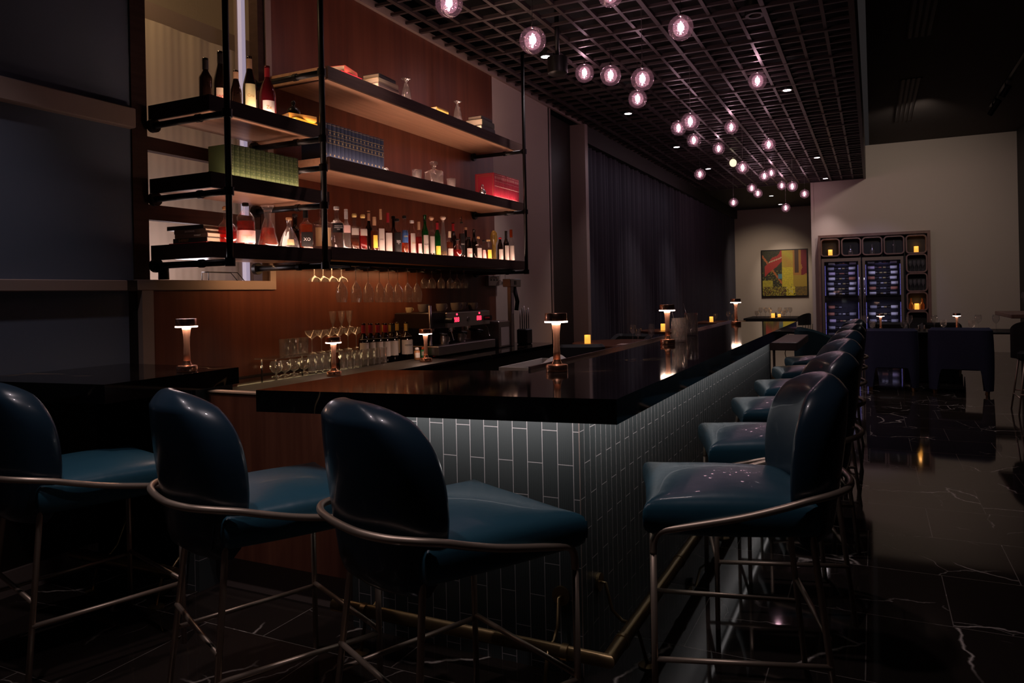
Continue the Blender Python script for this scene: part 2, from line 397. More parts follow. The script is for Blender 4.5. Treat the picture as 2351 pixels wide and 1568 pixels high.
# left wall pieces
wallbox('wall_left', -4, 7.38, 0, 0.9, dark_brown)
wallbox('wall_left_wood', 3.98, 7.38, 0.9, 3.88, wall_wood)
wallbox('wall_left_wood_lower', 2.98, 3.98, 0.9, 1.48, wall_wood)
wallbox('wall_left_plaster', 7.38, 9.0, 0, 3.88, beige)
wallbox('wall_left_recess', 9.0, 10.18, 0, 3.88, dark_brown, x0=-4.2, x1=-3.95)
struct('trim_4', MB().box(-3.96, -3.80, 8.97, 9.06, 0, 3.87), trimm)
struct('trim_5', MB().box(-4.0, -3.72, 10.14, 10.26, 0, 3.87), trimm)
wallbox('wall_left_behind_curtain', 10.2, 24.2, 0, 3.9, blackp, x0=-4.3, x1=-4.15)
wallbox('trim_6', 10.26, 23.7, 3.62, 3.88, blackp, x0=-4.0, x1=-3.74)
# shaded windows in front of the left wall (blue-grey shades between taupe rails)
for i, (z0, z1) in enumerate(((0.9, 1.477), (1.533, 2.407), (2.518, 4.25))):
    wobj = struct('window_%d' % (i+1), MB().box(WX-0.10, WX-0.02, -4, 2.84 if i == 0 else 2.875, z0, z1), shade)
struct('trim_7', MB().bbox(WX-0.1, WX+0.03, -4, 2.875, 2.405, 2.52, 0.006), trimm)
struct('trim_8', MB().bbox(WX-0.1, WX+0.03, -4, 2.80, 1.475, 1.535, 0.004), trimm)
struct('trim_9', MB().bbox(WX-0.12, WX+0.012, 2.875, 3.965, 1.478, 1.54, 0.003), trimm)
struct('trim_10', MB().box(WX-0.1, WX+0.01, 2.905, 2.98, 0.9, 1.478), trimm)
struct('trim_11', MB().box(WX-0.1, WX-0.03, 2.82, 2.905, 0.9, 1.478), blackp)
struct('trim_12', MB().box(WX-0.1, WX+0.01, 2.80, 2.875, 1.475, 1.535), dark_brown)
# tall interior opening with dark timber frame; bright ante-room with sheer curtain behind
fr = MB(); fr.box(WX-0.09, WX-0.01, 2.875, 2.975, 1.54, 4.25); fr.box(WX-0.09, WX-0.01, 3.865, 3.925, 1.54, 4.25)
fr.box(WX-0.08, WX-0.02, 2.97, 3.87, 2.305, 2.385); fr.box(WX-0.08, WX-0.02, 2.97, 3.87, 1.895, 1.985)
fw_ = struct('window_4', fr, shelf_dark)
struct('trim_13', MB().box(WX-0.12, WX+0.005, 3.925, 3.98, 1.48, 3.88), trimm)
struct('wall_anteroom', MB().box(-5.3, -5.2, 2.0, 5.6, 1.0, 4.35), beige)
struct('wall_anteroom_side', MB().box(-5.3, -3.95, 4.98, 5.08, 1.0, 4.35), beige)
struct('wall_anteroom_near', MB().box(-5.3, -3.92, 2.0, 2.08, 1.0, 4.35), dark_brown)
bm_ = MB(); bm_.box(-5.2, -3.95, 2.9, 4.98, 1.3, 1.42); struct('floor_anteroom', bm_, beige)
struct('trim_14', MB().box(-5.2, -4.75, 2.08, 4.98, 3.45, 3.62), trimm)
def sheer():
    return MB().grid(lambda u, v: (-4.62+0.0012*math.sin(u*2*PI*41)+0.006*math.sin(u*2*PI*9+math.sin(u*17)), 2.12+u*2.75, 1.43+v*2.0), 340, 1)
t = thing('wire_stand', 'thin black wire stand on the ledge below the left shelves', 'stand', (-3.86, P(508, 640, x=-3.86).y, 1.54))
for xx in (-0.03, 0.03): MB().tube([(xx, -0.13, 0), (xx, -0.13, 0.055), (xx, 0.11, 0.055), (xx, 0.17, 0.0)], 0.003, 6).obj('wire_frame', black_pl, t, True)
MB().tube([(-0.03, -0.13, 0.055), (0.03, -0.13, 0.055)], 0.003, 6).obj('cross_wire', black_pl, t, True)
o = sheer().obj('sheer_curtain', sheer_m, smooth=True); tag(o, 'pleated ivory sheer curtain glowing inside the opening behind the left shelves', 'curtain')
t = thing('wall_light', 'upright white-violet tube light glowing behind the shelved opening', 'light', (-4.56, P(559, 300, x=-4.56).y, 1.43))
MB().box(-0.02, 0.02, -0.02, 0.02, 0.0, 2.6).obj('tube', mat('violet_tube', (1, 1, 1), 0.5, emit=(0.74, 0.66, 1.0), es=0.3), t)
MB().box(-0.045, -0.02, -0.03, 0.03, 0.0, 2.62).obj('back_plate', trimm, t)
lamp('AREA', (-4.1, 3.7, 1.5), 0.01, (0.85, 0.74, 0.92), 0.15, rot=(0, R(-70), 0), sy=1.4, name='anteroom_light')
lamp('POINT', (-4.05, 2.95, 4.0), 20, (1.0, 0.66, 0.34), 0.15, name='anteroom_light')
lamp('POINT', (-4.1, 3.5, 1.62), 6.0, (0.95, 0.8, 0.86), 0.12, name='anteroom_light')
# far walls
struct('wall_far', MB().box(-1.24, 3.3, 18.45, 18.75, 0, 4.6), beige)
struct('wall_far_end', MB().box(-1.26, -1.20, 18.44, 24.0, 0, 4.0), beige)
struct('wall_far_picture', MB().box(-4.3, -1.2, 23.7, 23.9, 0, 3.9), beige)
struct('wall_right', MB().box(2.74, 2.9, -4, 18.5, 0, 4.6), blackp)
struct('wall_back', MB().box(-6, 3.3, -4.1, -4.0, 0, 4.6), blackp)
struct('baseboard_left', MB().box(WX-0.02, WX+0.02, -4, 2.6, 0, 0.12), trimm)
# long pleated curtain down the left side of the dining area
def drape():
    def f(u, v):
        y = 10.27+u*13.35; k = y*2*PI/0.19
        return (-3.86+0.045*math.sin(k+1.5*math.sin(y*2.1))+0.018*math.sin(y*9.7), y, 0.02+v*3.62)
    return MB().grid(f, 900, 2)
tag(drape().obj('long_curtain', curtain_m, smooth=True), 'floor-length dark violet-grey pleated curtain along the left side of the dining area', 'curtain')
lamp('AREA', (-3.25, 12.6, 3.5), 3.2, (0.85, 0.76, 0.9), 0.3, rot=(0, R(14), 0), sy=5.5, name='curtain_wash_light')  # unseen area light washing the curtain; no cove is modelled

# ================================================================== CEILING FITTINGS
def downlight(loc, label, i):
    t = thing('downlight', label, 'ceiling light', loc, 0, 'recessed downlights')
    MB().lathe([(0.048, 0.0), (0.048, 0.004)], 24).obj('lens', down_m, t, True)
    MB().lathe([(0.050, 0.0), (0.072, 0.0), (0.075, 0.012), (0.075, 0.12), (0.05, 0.12), (0.05, 0.0)], 28, caps=False).obj('housing', black_pl, t, 'auto')
    return t
dn = ['nearest lit downlight in the ceiling lattice, beside the black cylinder speaker', 'nearest lit downlight on the right side of the ceiling lattice',
      'second lit downlight along the left side of the ceiling lattice', 'third lit downlight along the left side of the ceiling lattice',
      'fourth and farthest lit downlight along the left side of the ceiling lattice', 'second lit downlight along the right side of the ceiling lattice',
      'third lit downlight along the right side, by the far wall']
for (x, y), l in zip(DOWNS, dn): downlight((x, y, 3.862), l, 0)
downlight((-2.36, 20.5, 3.868), 'nearer of two small downlights in the black ceiling beyond the lattice', 0)
downlight((-2.37, 22.7, 3.868), 'farther of two small downlights in the black ceiling beyond the lattice', 0)
t = thing('ceiling_speaker', 'black cylinder speaker on a stem below the lattice, beside the nearest downlight', 'speaker', P(1280, 150, z=3.55))
MB().lathe([(0.07, -0.09), (0.092, -0.075), (0.095, -0.03), (0.095, 0.07), (0.03, 0.09)], 28).obj('drum', black_pl, t, 'auto')
MB().lathe([(0.022, 0.09), (0.022, 0.62)], 14).obj('stem', black_pl, t, True)
t = thing('round_ceiling_fitting', 'unlit round black fitting in the lattice near the upper right', 'ceiling fitting', (-0.91, 6.97, 3.875))
MB().lathe([(0.0, 0.03), (0.05, 0.03), (0.055, 0.0), (0.085, 0.0), (0.09, 0.03), (0.09, 0.15)], 28, caps=False).obj('housing', black_pl, t, 'auto')
for cx_, cy_, L, lab in ((0.585, 14.5, 3.2, 'long slotted air vent in the dark high ceiling, the farther one'), (0.585, 9.2, 3.2, 'slotted air vent in the dark high ceiling, at the top edge of the picture')):
    t = thing('ceiling_vent', lab, 'air vent', (cx_, cy_, 4.585), 0, 'slot vents in the high ceiling')
    f = MB(); f.box(-0.15, 0.15, -L/2, L/2, 0.008, 0.014); f.obj('backing', blackp, t)
    for k in range(5):
        x = -0.14+0.07*k; MB().box(x-0.012, x+0.012, -L/2, L/2, -0.004, 0.008).obj('slat', highceil, t)
t = thing('track_spotlights', 'black ceiling track with three spotlight heads at the upper right', 'track light', (1.93, 14.0, 4.58))
MB().box(-0.02, 0.02, -3.2, 1.6, 0, 0.02).obj('track', black_pl, t)
for k, y in enumerate((0.9, 1.3, -0.1)):
    h = MB(); d = Vector((-0.45, 0.5, -0.75)).normalized()
    p0 = Vector((0, y, -0.12)); h.tube([p0-d*0.09, p0+d*0.09], 0.045, 14); h.tube([(0, y, 0.0), (0, y, -0.12)], 0.012, 8)
    h.obj('spotlight_head', black_pl, t, 'auto')

# glass globe pendants
def make_pendant():
    t = thing('globe_pendant', 'x', 'pendant lamp')
    MB().sphere((0, 0, 0), 0.1, 22).obj('glass_globe', globe_g, t, True)
    core = MB().sphere((0, 0, 0), 0.063, 16, 1.12).obj('bubbled_glass_core', bubble_g, t, True)
    f = MB(); pr = [(0.001, -0.055), (0.006, -0.05), (0.009, -0.035), (0.005, -0.02), (0.010, -0.004), (0.006, 0.012), (0.012, 0.03), (0.008, 0.048), (0.001, 0.056)]
    f.lathe([(a*0.62, b_) for a, b_ in pr], 10)
    rb_ = random.Random(5)
    for k in range(26):
        a = rb_.uniform(0, 2*PI); q = rb_.uniform(0.008, 0.03); zz = rb_.uniform(-0.05, 0.05)
        f.sphere((q*math.cos(a), q*math.sin(a), zz), rb_.uniform(0.0012, 0.0028), 5)
    f.obj('glowing_filament', filament, t, True)
    MB().lathe([(0.016, 0.088), (0.016, 0.104), (0.006, 0.118), (0.002, 0.13)], 14).obj('cap', chrome, t, True)
    return t
# (px, py, diameter px) read off the photograph -> hung on one of the four pendant rows
PEN = [(1031,8,60),(1223,93,58),(1402,-14,59),(1563,64,56),(1342,168,42),(1402,173,46),(1475,182,50),(1464,227,42),(1739,186,40),(1585,279,41),
 (1558,294,32),(1593,322,32),(1679,292,31),(1650,341,27),(1765,332,31),(1607,400,26),(1683,374,25),(1705,385,30),(1755,404,22),(1771,397,22),
 (1726,432,23),(1740,444,19),(1795,426,20),(1819,428,25),(1684,465,20),(1847,445,20),(1804,477,20)]
pend = None
rows = (-1.12, -1.335, -1.775, -2.25, -2.715)
plist = []
for px, py, d in PEN:
    best = None
    for rx in (rows if px == 1739 else rows[1:]):
        p = P(px, py, x=rx); dd = 0.2*F_PX/depth(p)
        if p.y > 0 and p.z < 3.76 and (best is None or abs(math.log(dd/d)) < best[0]): best = (abs(math.log(dd/d)), p)
    plist.append((best[1], px, py))
order = sorted(range(len(plist)), key=lambda i: depth(plist[i][0]))
yellow_i = 16
pos_word = {}
for rank, i in enumerate(order):
    p, px, py = plist[i]
    lab = 'clear glass globe pendant with glowing pink bubbled core, %s nearest of the cluster' % (ORD[rank])
    if i == yellow_i: lab = 'glass globe pendant glowing pale yellow, the only yellowish one of the cluster'
    if pend is None: pend = make_pendant(); r = pend
    else: r = dup(pend)
    r.location = p; r['label'] = lab; r['group'] = 'glass globe pendants over the bar'
    L = 3.9-p.z-0.12
    MB().lathe([(0.0023, 0.125), (0.0023, 0.125+L)], 6).obj('wire', steel, r)
    if i == yellow_i:
        for ch in r.children:
            if ch.name.startswith('glowing_filament') or ch.name.startswith('bubbled'):
                ch.data = ch.data.copy(); ch.data.materials[0] = mat('pale_yellow_glow', (1, .9, .7), .5, emit=(1, 0.85, 0.55), es=1.4)
    lamp('POINT', p, 2.2, (1.0, 0.72, 0.79), 0.03, name='pendant_light')

# ================================================================== BAR
slab = MB().prism([(-2.115, 2.10), (-0.748, 2.285), (-0.735, 8.36), (-1.40, 8.36), (-1.40, 3.02), (-2.115, 2.86)], 0.985, 1.067)
o = slab.obj('bar_worktop', top); tag(o, 'glossy black stone worktop of the long L-shaped bar with sparse gold veins', 'worktop')
t = thing('chrome_edge_trim', 'thin reflective metal strip along the inner edge of the long bar top', 'trim', (0, 0, 0))
MB().box(-1.412, -1.401, 3.05, 8.36, 1.0, 1.082).obj('strip', mat('rosy_chrome', (0.75, 0.55, 0.55), 0.22, 1.0), t)
t = thing('tiled_bar_counter', 'bar front clad in upright dark green-black tiles with a walnut panelled left part', 'bar counter', (0, 0, 0))
MB().box(-0.99, -0.98, 2.556, 8.1, 0, 0.985).obj('tiled_front', tile_y, t)
MB().box(-2.03, -0.98, 2.546, 2.556, 0, 0.985).obj('tiled_end', tile_x, t)
MB().box(-1.36, -0.99, 2.557, 8.1, 0, 0.984).obj('carcass', blackp, t)
MB().box(-2.03, -1.36, 2.557, 2.86, 0, 0.984).obj('carcass', blackp, t)
MB().box(-0.980, -0.977, 2.543, 2.546, 0, 0.984).obj('corner_edging', trimm, t)
MB().box(-0.96, -0.945, 2.55, 8.05, 0.976, 0.984).obj('light_strip', mat('soft_strip', (1, 1, 1), 0.5, emit=(1, 0.93, 0.92), es=0.5), t)
MB().box(-2.0, -0.98, 2.50, 2.515, 0.976, 0.984).obj('light_strip', MATS['soft_strip'], t)
lamp('AREA', (-0.80, 5.3, 0.955), 6.5, (1, 0.94, 0.93), 0.05, rot=(0, R(90), 0), sy=5.5, name='under_bar_light')
lamp('AREA', (-1.45, 2.36, 0.955), 1.25, (1, 0.92, 0.92), 1.05, rot=(R(90), 0, 0), sy=0.04, name='under_bar_light')
# walnut gate between the two counters
t = thing('walnut_gate', 'dark walnut swing panel closing the gap between the bar and the left counter', 'gate', (0, 0, 0))
MB().bbox(-2.93, -2.04, 2.60, 2.64, 0.17, 0.965, 0.003).obj('panel', bar_wood, t)
MB().box(-2.93, -2.04, 2.595, 2.645, 0.965, 0.972).obj('top_edging', mat('pale_edging', (0.6, 0.42, 0.3), 0.5), t)
MB().box(-2.93, -2.04, 2.66, 2.70, 0.0, 0.17).obj('plinth', trimm, t)
# left counter
o = MB().prism([(-4.6, 1.85), (-2.905, 2.04), (-2.925, 2.79), (-3.79, 2.79), (-3.79, 2.2), (-4.6, 2.2)], 0.985, 1.067).obj('counter_slab', top)
o = tag(o, 'glossy black stone counter slab at the left edge, a copper lamp on it', 'worktop')
t = thing('counter_pier', 'dark tiled pier carrying the left counter slab', 'counter base', (0, 0, 0))
MB().box(-3.10, -2.96, 2.55, 2.78, 0, 0.985).obj('tiled_face', tile_x, t)
MB().box(-3.79, -3.10, 2.62, 2.78, 0, 0.985).obj('backing', blackp, t)
# foot rails
def rail(name, label, pts, fl_pts):
    t = thing(name, label, 'foot rail', (0, 0, 0))
    MB().tube(pts, 0.026, 18).obj('pipe', brass, t, 'auto')
    for a, b in zip(pts[:-1], pts[1:]):
        a = Vector(a); b = Vector(b); L = (b-a).length; k = max(1, int(L/0.9))
        for i in range(k+1):
            q = a+(b-a)*((i+0.18)/(k+0.36)); d = (b-a).normalized()*0.012
            MB().tube([q-d, q+d], 0.029, 18).obj('collar', brass, t, 'auto')
    for q, wl in fl_pts:
        q = Vector(q); wl = Vector(wl); n_ = (wl-q); n_.z = 0; n_.normalize()
        wp = Vector((wl.x, wl.y, 0.29))
        b = MB(); b.tube([q, q+n_*0.05+Vector((0, 0, 0.005)), q+n_*0.09+Vector((0, 0, 0.04)), wp-n_*0.03, wp], 0.007, 8)
        b.obj('wall_bracket', brass, t, True)
        f = MB(); f.tube([wp-n_*0.012, wp], 0.035, 20); f.obj('wall_flange', brass, t, 'auto')
        b = MB(); b.tube([q, q-n_*0.02+Vector((0, 0, -0.05)), q-n_*0.045+Vector((0, 0, -0.14))], 0.007, 8); b.obj('floor_bracket', brass, t, True)
        f = MB(); f.lathe([(0.034, 0.0), (0.034, 0.006), (0.015, 0.012)], 20, (q.x-n_.x*0.045, q.y-n_.y*0.045, 0)); f.obj('floor_flange', brass, t, 'auto')
    return t
rail('foot_rail', 'worn brass foot rail running round the corner of the bar', [(-2.02, 2.41, 0.15), (-0.838, 2.41, 0.15), (-0.838, 8.0, 0.15)],
     [((-1.85, 2.41, 0.15), (-1.85, 2.546, 0)), ((-1.06, 2.41, 0.15), (-1.06, 2.546, 0)), ((-0.835, 2.72, 0.15), (-0.98, 2.72, 0)),
      ((-0.835, 4.3, 0.15), (-0.98, 4.3, 0)), ((-0.835, 6.0, 0.15), (-0.98, 6.0, 0))])
rail('foot_rail', 'short worn brass foot rail under the left counter', [(-3.66, 2.38, 0.15), (-2.93, 2.39, 0.15)],
     [((-3.45, 2.385, 0.15), (-3.45, 2.55, 0)), ((-3.0, 2.385, 0.15), (-3.0, 2.55, 0))])
# back counter
o = MB().bbox(WX, -3.0, 3.0, 7.3, 0.85, 0.89, 0.004).obj('back_counter', top); tag(o, 'black back-bar counter under the shelves', 'worktop')
o = MB().box(WX+0.006, -3.05, 3.0, 7.3, 0, 0.85).obj('back_cabinet', blackp); tag(o, 'black cabinet below the back-bar counter', 'cabinet')
o = MB().bbox(-3.42, -3.02, 3.05, 5.2, 0.890, 0.897, 0.002).obj('bar_mat', mat('rubber_mat', (0.012, 0.01, 0.01), 0.5)); tag(o, 'long thin dark rubber bar mat on the back counter edge', 'bar mat')
t = thing('steel_sink_unit', 'stainless steel work sink behind the bar', 'sink', (0, 0, 0))
MB().box(-1.9, -1.42, 3.1, 5.6, 0.80, 0.83).obj('rim', steel, t); MB().box(-1.88, -1.43, 3.1, 5.6, 0.2, 0.80).obj('body', steel, t)

# copper table lamps
def make_lamp():
    t = thing('copper_lamp', 'x', 'table lamp')
    MB().lathe([(0.0, 0), (0.0475, 0), (0.0485, 0.003), (0.0485, 0.028), (0.0465, 0.031), (0.024, 0.034), (0.019, 0.045), (0.0165, 0.055)], 12).obj('base', copper, t, 'auto')
    MB().lathe([(0.0165, 0.052), (0.0150, 0.09), (0.0135, 0.13), (0.0150, 0.17), (0.0190, 0.205), (0.0205, 0.215)], 20).obj('stem', mat('satin_copper', (0.85, 0.46, 0.32), 0.42, 1.0), t, True)
    MB().lathe([(0.0490, 0.2235), (0.0490, 0.256), (0.0475, 0.258), (0.0, 0.258)], 12).obj('shade', copper, t, 'auto')
    MB().lathe([(0.0, 0.215), (0.051, 0.2165), (0.0515, 0.2225), (0.049, 0.2235)], 28).obj('glowing_ring', lampglow, t, True)
    return t
L0 = None
for px, py, z, lab, sc in [(1279, 853, 1.067, 'copper lamp on the near end of the long bar top', 1),
        (1533, 790, 1.067, 'copper lamp halfway along the bar top, beside the cut-glass jugs', 1),
        (1690, 745, 1.067, 'farthest copper lamp on the bar top', 1),
        (430, 854, 1.067, 'copper lamp on the left counter slab', 1),
        (767, 863, 0.89, 'copper lamp in front of the back-bar glassware', 1),
        (978, 833, 0.89, 'copper lamp on the back bar left of the coffee machine', 1)]:
    p = P(px, py, z=z)
    if py in (863,): p = P(px, py, z=0.897)
    if L0 is None: L0 = make_lamp(); r = L0
    else: r = dup(L0)
    r.location = (p.x, p.y, z if z > 1 else 0.897); r['label'] = lab; r['group'] = 'copper lamps on the bars'
    lamp('AREA', (p.x, p.y, r.location.z+0.212), 0.7, (1, 0.66, 0.5), 0.085, name='copper_lamp_light')

# ================================================================== BAR STOOLS
def make_stool():
    t = thing('bar_stool', 'x', 'bar stool')
    def pillow(u, v, sgn):
        U = 2*u-1; V = 2*v-1
        e = max(0, 1-max(abs(U), abs(V))**12)**0.34
        # corners pulled outwards, rear narrower
        wx = 0.285-0.03*(1-v)+0.018*(abs(U)**4)*(abs(V)**4)
        x = U*wx*(1-0.05*(1-abs(V)**2)*0 + 0.0)
        y = V*0.265+0.02+(0.012*(abs(U)**4) if V > 0 else 0)
        top_ = 0.058*e+0.034*(1-U*U)*(1-V*V) ; bot = 0.065*e+0.012*(1-U*U)*(1-V*V)
        z = 0.695+0.008*(abs(U*V))**3 + (top_ if sgn > 0 else -bot)
        return (x, y, z)
    a = MB(); n = 28
    sp = lambda q: 0.5-0.5*math.cos(PI*q)
    a.grid(lambda u, v: pillow(sp(u), sp(v), 1), n, n); a.grid(lambda u, v: pillow(sp(u), sp(v), -1), n, n)
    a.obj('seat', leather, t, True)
    def wz(z):
        if z < 0.84: return 0.225+0.05*math.sin((z-0.60)/0.24*PI/2)
        return 0.275*max(0, 1-((z-0.84)/0.285)**2.7)**(1/2.7)
    def back(u, v, sgn, off=0.0):
        z = 0.60+0.5245*(1-(1-v)**1.6)
        U = 2*sp(u)-1; wd = 0.955*wz(min(z, 1.1245)); s_ = U*wd
        T = (0.052+0.014*math.sin(v*PI))*max(0, 1-abs(U)**12)**0.42*min(1, ((1.1245-z)/0.05)**0.5 if z < 1.1245 else 0)*min(1, 0.35+(z-0.6)/0.05)
        y = -0.275-(z-0.6)*0.10+1.5*s_*s_ + sgn*(T+off)
        return (s_, y, z)
    a = MB(); a.grid(lambda u, v: back(u, v, 1), 26, 30); a.grid(lambda u, v: back(u, v, -1), 26, 30)
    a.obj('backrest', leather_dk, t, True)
    # welt round the rear face
    pts = []
    for k in range(49):
        q = k/48
        if q < 0.2: z = 0.64+0.22*q/0.2; s_ = wz(z)*0.86
        elif q > 0.8: z = 0.64+0.22*(1-q)/0.2; s_ = -wz(z)*0.86
        else:
            a_ = PI*(q-0.2)/0.6; s_ = 0.2365*math.copysign(abs(math.cos(a_))**0.80, math.cos(a_)); z = 0.86+0.205*math.sin(a_)**0.80
        pts.append((s_, -0.275-(z-0.6)*0.10+1.5*s_*s_-0.048, z))
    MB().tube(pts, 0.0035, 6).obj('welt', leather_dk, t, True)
    LR = 0.0105
    for sx in (-1, 1):
        MB().tube([(sx*0.275, 0.268, 0.0), (sx*0.275, 0.265, 0.585)], LR, 12).obj('leg', bronze, t, True)
        MB().tube([(sx*0.265, -0.29, 0.0), (sx*0.215, -0.225, 0.645), (sx*0.212, -0.235, 0.70), (sx*0.225, -0.262, 0.775)], LR, 12).obj('leg', bronze, t, True)
    pts = []
    half = [(0.275, 0.265, 0.583), (0.275, 0.263, 0.62), (0.275, 0.252, 0.645), (0.276, 0.230, 0.658), (0.278, 0.18, 0.668), (0.283, 0.0, 0.705), (0.286, -0.12, 0.738),
            (0.280, -0.20, 0.762), (0.258, -0.272, 0.776), (0.21, -0.328, 0.783), (0.135, -0.362, 0.786), (0.05, -0.374, 0.787)]
    pts = half+[(-x, y, z) for x, y, z in reversed(half)]
    # smooth path
    def cr(p, n_=4):
        q = [Vector(a) for a in p]; out = []
        for i in range(len(q)-1):
            p0, p1, p2, p3 = q[max(i-1, 0)], q[i], q[i+1], q[min(i+2, len(q)-1)]
            for k in range(n_):
                s_ = k/n_; out.append(0.5*((2*p1)+(p2-p0)*s_+(2*p0-5*p1+4*p2-p3)*s_*s_+(3*p1-p0-3*p2+p3)*s_**3))
        out.append(q[-1]); return out
    MB().tube(cr(pts), LR+0.001, 12).obj('wrap_rail', bronze, t, True)
    for sx in (-1, 1):
        MB().tube([(sx*0.275, 0.266, 0.25), (sx*0.249, -0.268, 0.245)], 0.009, 10).obj('stretcher', bronze, t, True)
    MB().tube([(-0.275, 0.267, 0.262), (0.275, 0.267, 0.262)], 0.009, 10).obj('stretcher', bronze, t, True)
    MB().tube([(-0.242, -0.262, 0.33), (0.242, -0.262, 0.33)], 0.009, 10).obj('stretcher', bronze, t, True)
    return t
ST = [(-0.46, 2.63, 106, 'nearest blue leather bar stool on the right, facing the long side of the bar'),
      (-0.44, 3.56, 106, 'second blue leather bar stool along the long side of the bar'),
      (-0.44, 4.51, 105, 'third blue leather bar stool along the long side of the bar'),
      (-0.44, 5.46, 104, 'fourth blue leather bar stool along the long side of the bar'),
      (-0.44, 6.48, 103, 'fifth blue leather bar stool along the long side of the bar'),
      (-0.44, 7.45, 102, 'sixth and farthest blue leather bar stool along the long side of the bar'),
      (-1.185, 1.965, -27, 'blue leather bar stool seen from behind at the short tiled end of the bar'),
      (-1.92, 1.97, -26, 'blue leather bar stool in front of the walnut gate, back towards the viewer'),
      (-2.92, 1.96, -16, 'blue leather bar stool at the far left, under the left counter slab')]
st0 = None
for x, y, a, lab in ST:
    if st0 is None: st0 = make_stool(); r = st0
    else: r = dup(st0)
    r.location = (x, y, 0); r.rotation_euler = (0, 0, R(a)); r['label'] = lab; r['group'] = 'blue leather bar stools'
# ================================================================== SHELVING
SX = -3.3            # front plane of the boards
t = thing('pipe_shelving', 'wall-hung shelving of dark-edged timber boards on black iron pipes behind the bar', 'shelves', (0, 0, 0))
SH_L = [2.555, 2.125, 1.735]; SH_R = [2.985, 2.368, 1.755]
TH = 0.082
SH = []
def board(y0, y1, z):
    lip = MB()
    lip.box(SX-0.022, SX, y0, y1, z-TH, z+0.006)                      # front fascia with a low lip
    lip.box(WX+0.002, SX-0.022, y0, y0+0.02, z-TH, z+0.004)
    lip.box(WX+0.002, SX-0.022, y1-0.02, y1, z-TH, z+0.004)
    lip.obj('edge_band', shelf_dark if y0 < 3 else shelf_dark, t)
    b = MB(); b.box(WX+0.002, SX-0.024, y0+0.021, y1-0.021, z-TH+0.012, z-0.012); b.obj('board', shelf_light, t)
    s_ = MB(); s_.box(SX-0.060, SX-0.026, y0+0.05, y1-0.05, z-0.0115, z-0.004); s_.obj('led_strip', led_m, t)
for z in SH_L: board(2.975, 3.975, z)
for z in SH_R: board(3.985, 7.10, z)
# bare timber end faces of the right-hand boards
for z in SH_R[:2]:
    MB().box(WX+0.002, SX-0.02, 3.965, 3.985, z-TH+0.004, z).obj('end_face', shelf_light, t)
PR = 0.0178; PX_ = -3.18; Y1, Y2, Y3 = P(523, 330, x=PX_).y, P(741.5, 330, x=PX_).y, P(1204.5, 400, x=PX_).y
def pipe(pts, nm='pipe', r=PR): return MB().tube(pts, r, 14).obj(nm, pipe_m, t, True)
def fitting(p, ax=(0, 0, 1), L=0.045, r=0.028):
    p = Vector(p); a = Vector(ax)*L/2; MB().tube([p-a, p+a], r, 14).obj('pipe_fitting', pipe_m, t, 'auto')
pipe([(PX_, Y1, 1.62), (PX_, Y1, 4.3)], 'upright_pipe'); pipe([(PX_, Y2, 1.62), (PX_, Y2, 4.3)], 'upright_pipe', 0.0195)
pipe([(PX_, Y3, 1.62), (PX_, Y3, 3.95)], 'upright_pipe')
pipe([(WX+0.05, 3.02, 1.54), (WX+0.05, 3.02, 1.63)], 'upright_pipe', 0.03)
for y, zs in ((Y1, SH_L), (Y2, SH_L+SH_R[:2]), (Y3, SH_R)):
    for z in zs:
        zz = z-TH-0.032
        pipe([(PX_, y, zz), (WX+0.02, y, zz)], 'bracket_pipe', 0.019)
        fitting((PX_, y, zz)); fitting((WX+0.03, y, zz), (1, 0, 0), 0.03, 0.04); fitting((SX-0.10, y, zz), (1, 0, 0), 0.03, 0.024)
# glass rack slung under the lowest right shelf
rk = MB(); zr = SH_R[2]-TH-0.03
for k in range(14): rk.box(WX+0.06, SX-0.03, 3.99+0.2285*k, 4.002+0.2285*k, zr-0.018, zr+0.012)
rk.box(WX+0.06, WX+0.08, 3.99, 6.98, zr-0.005, zr+0.02); rk.box(SX-0.05, SX-0.03, 3.99, 6.98, zr-0.005, zr+0.02)
rk.obj('glass_rack', pipe_m, t)
# warm light under the lowest shelf washing glassware and wall
lamp('AREA', (-3.60, 4.6, 1.63), 4.3, (1.0, 0.52, 0.23), 0.05, rot=(0, R(20), 0), sy=2.3, name='under_shelf_light')

lamp('AREA', (-3.79, 4.25, 0.95), 0.35, (1.0, 0.72, 0.36), 0.02, rot=(0, R(-110), 0), sy=1.3, name='glassware_fill_light')  # fill added to brighten the back-bar glassware, no strip modelled
def shelf_y(px, xpl=-3.42, py=600): return P(px, py, x=xpl).y
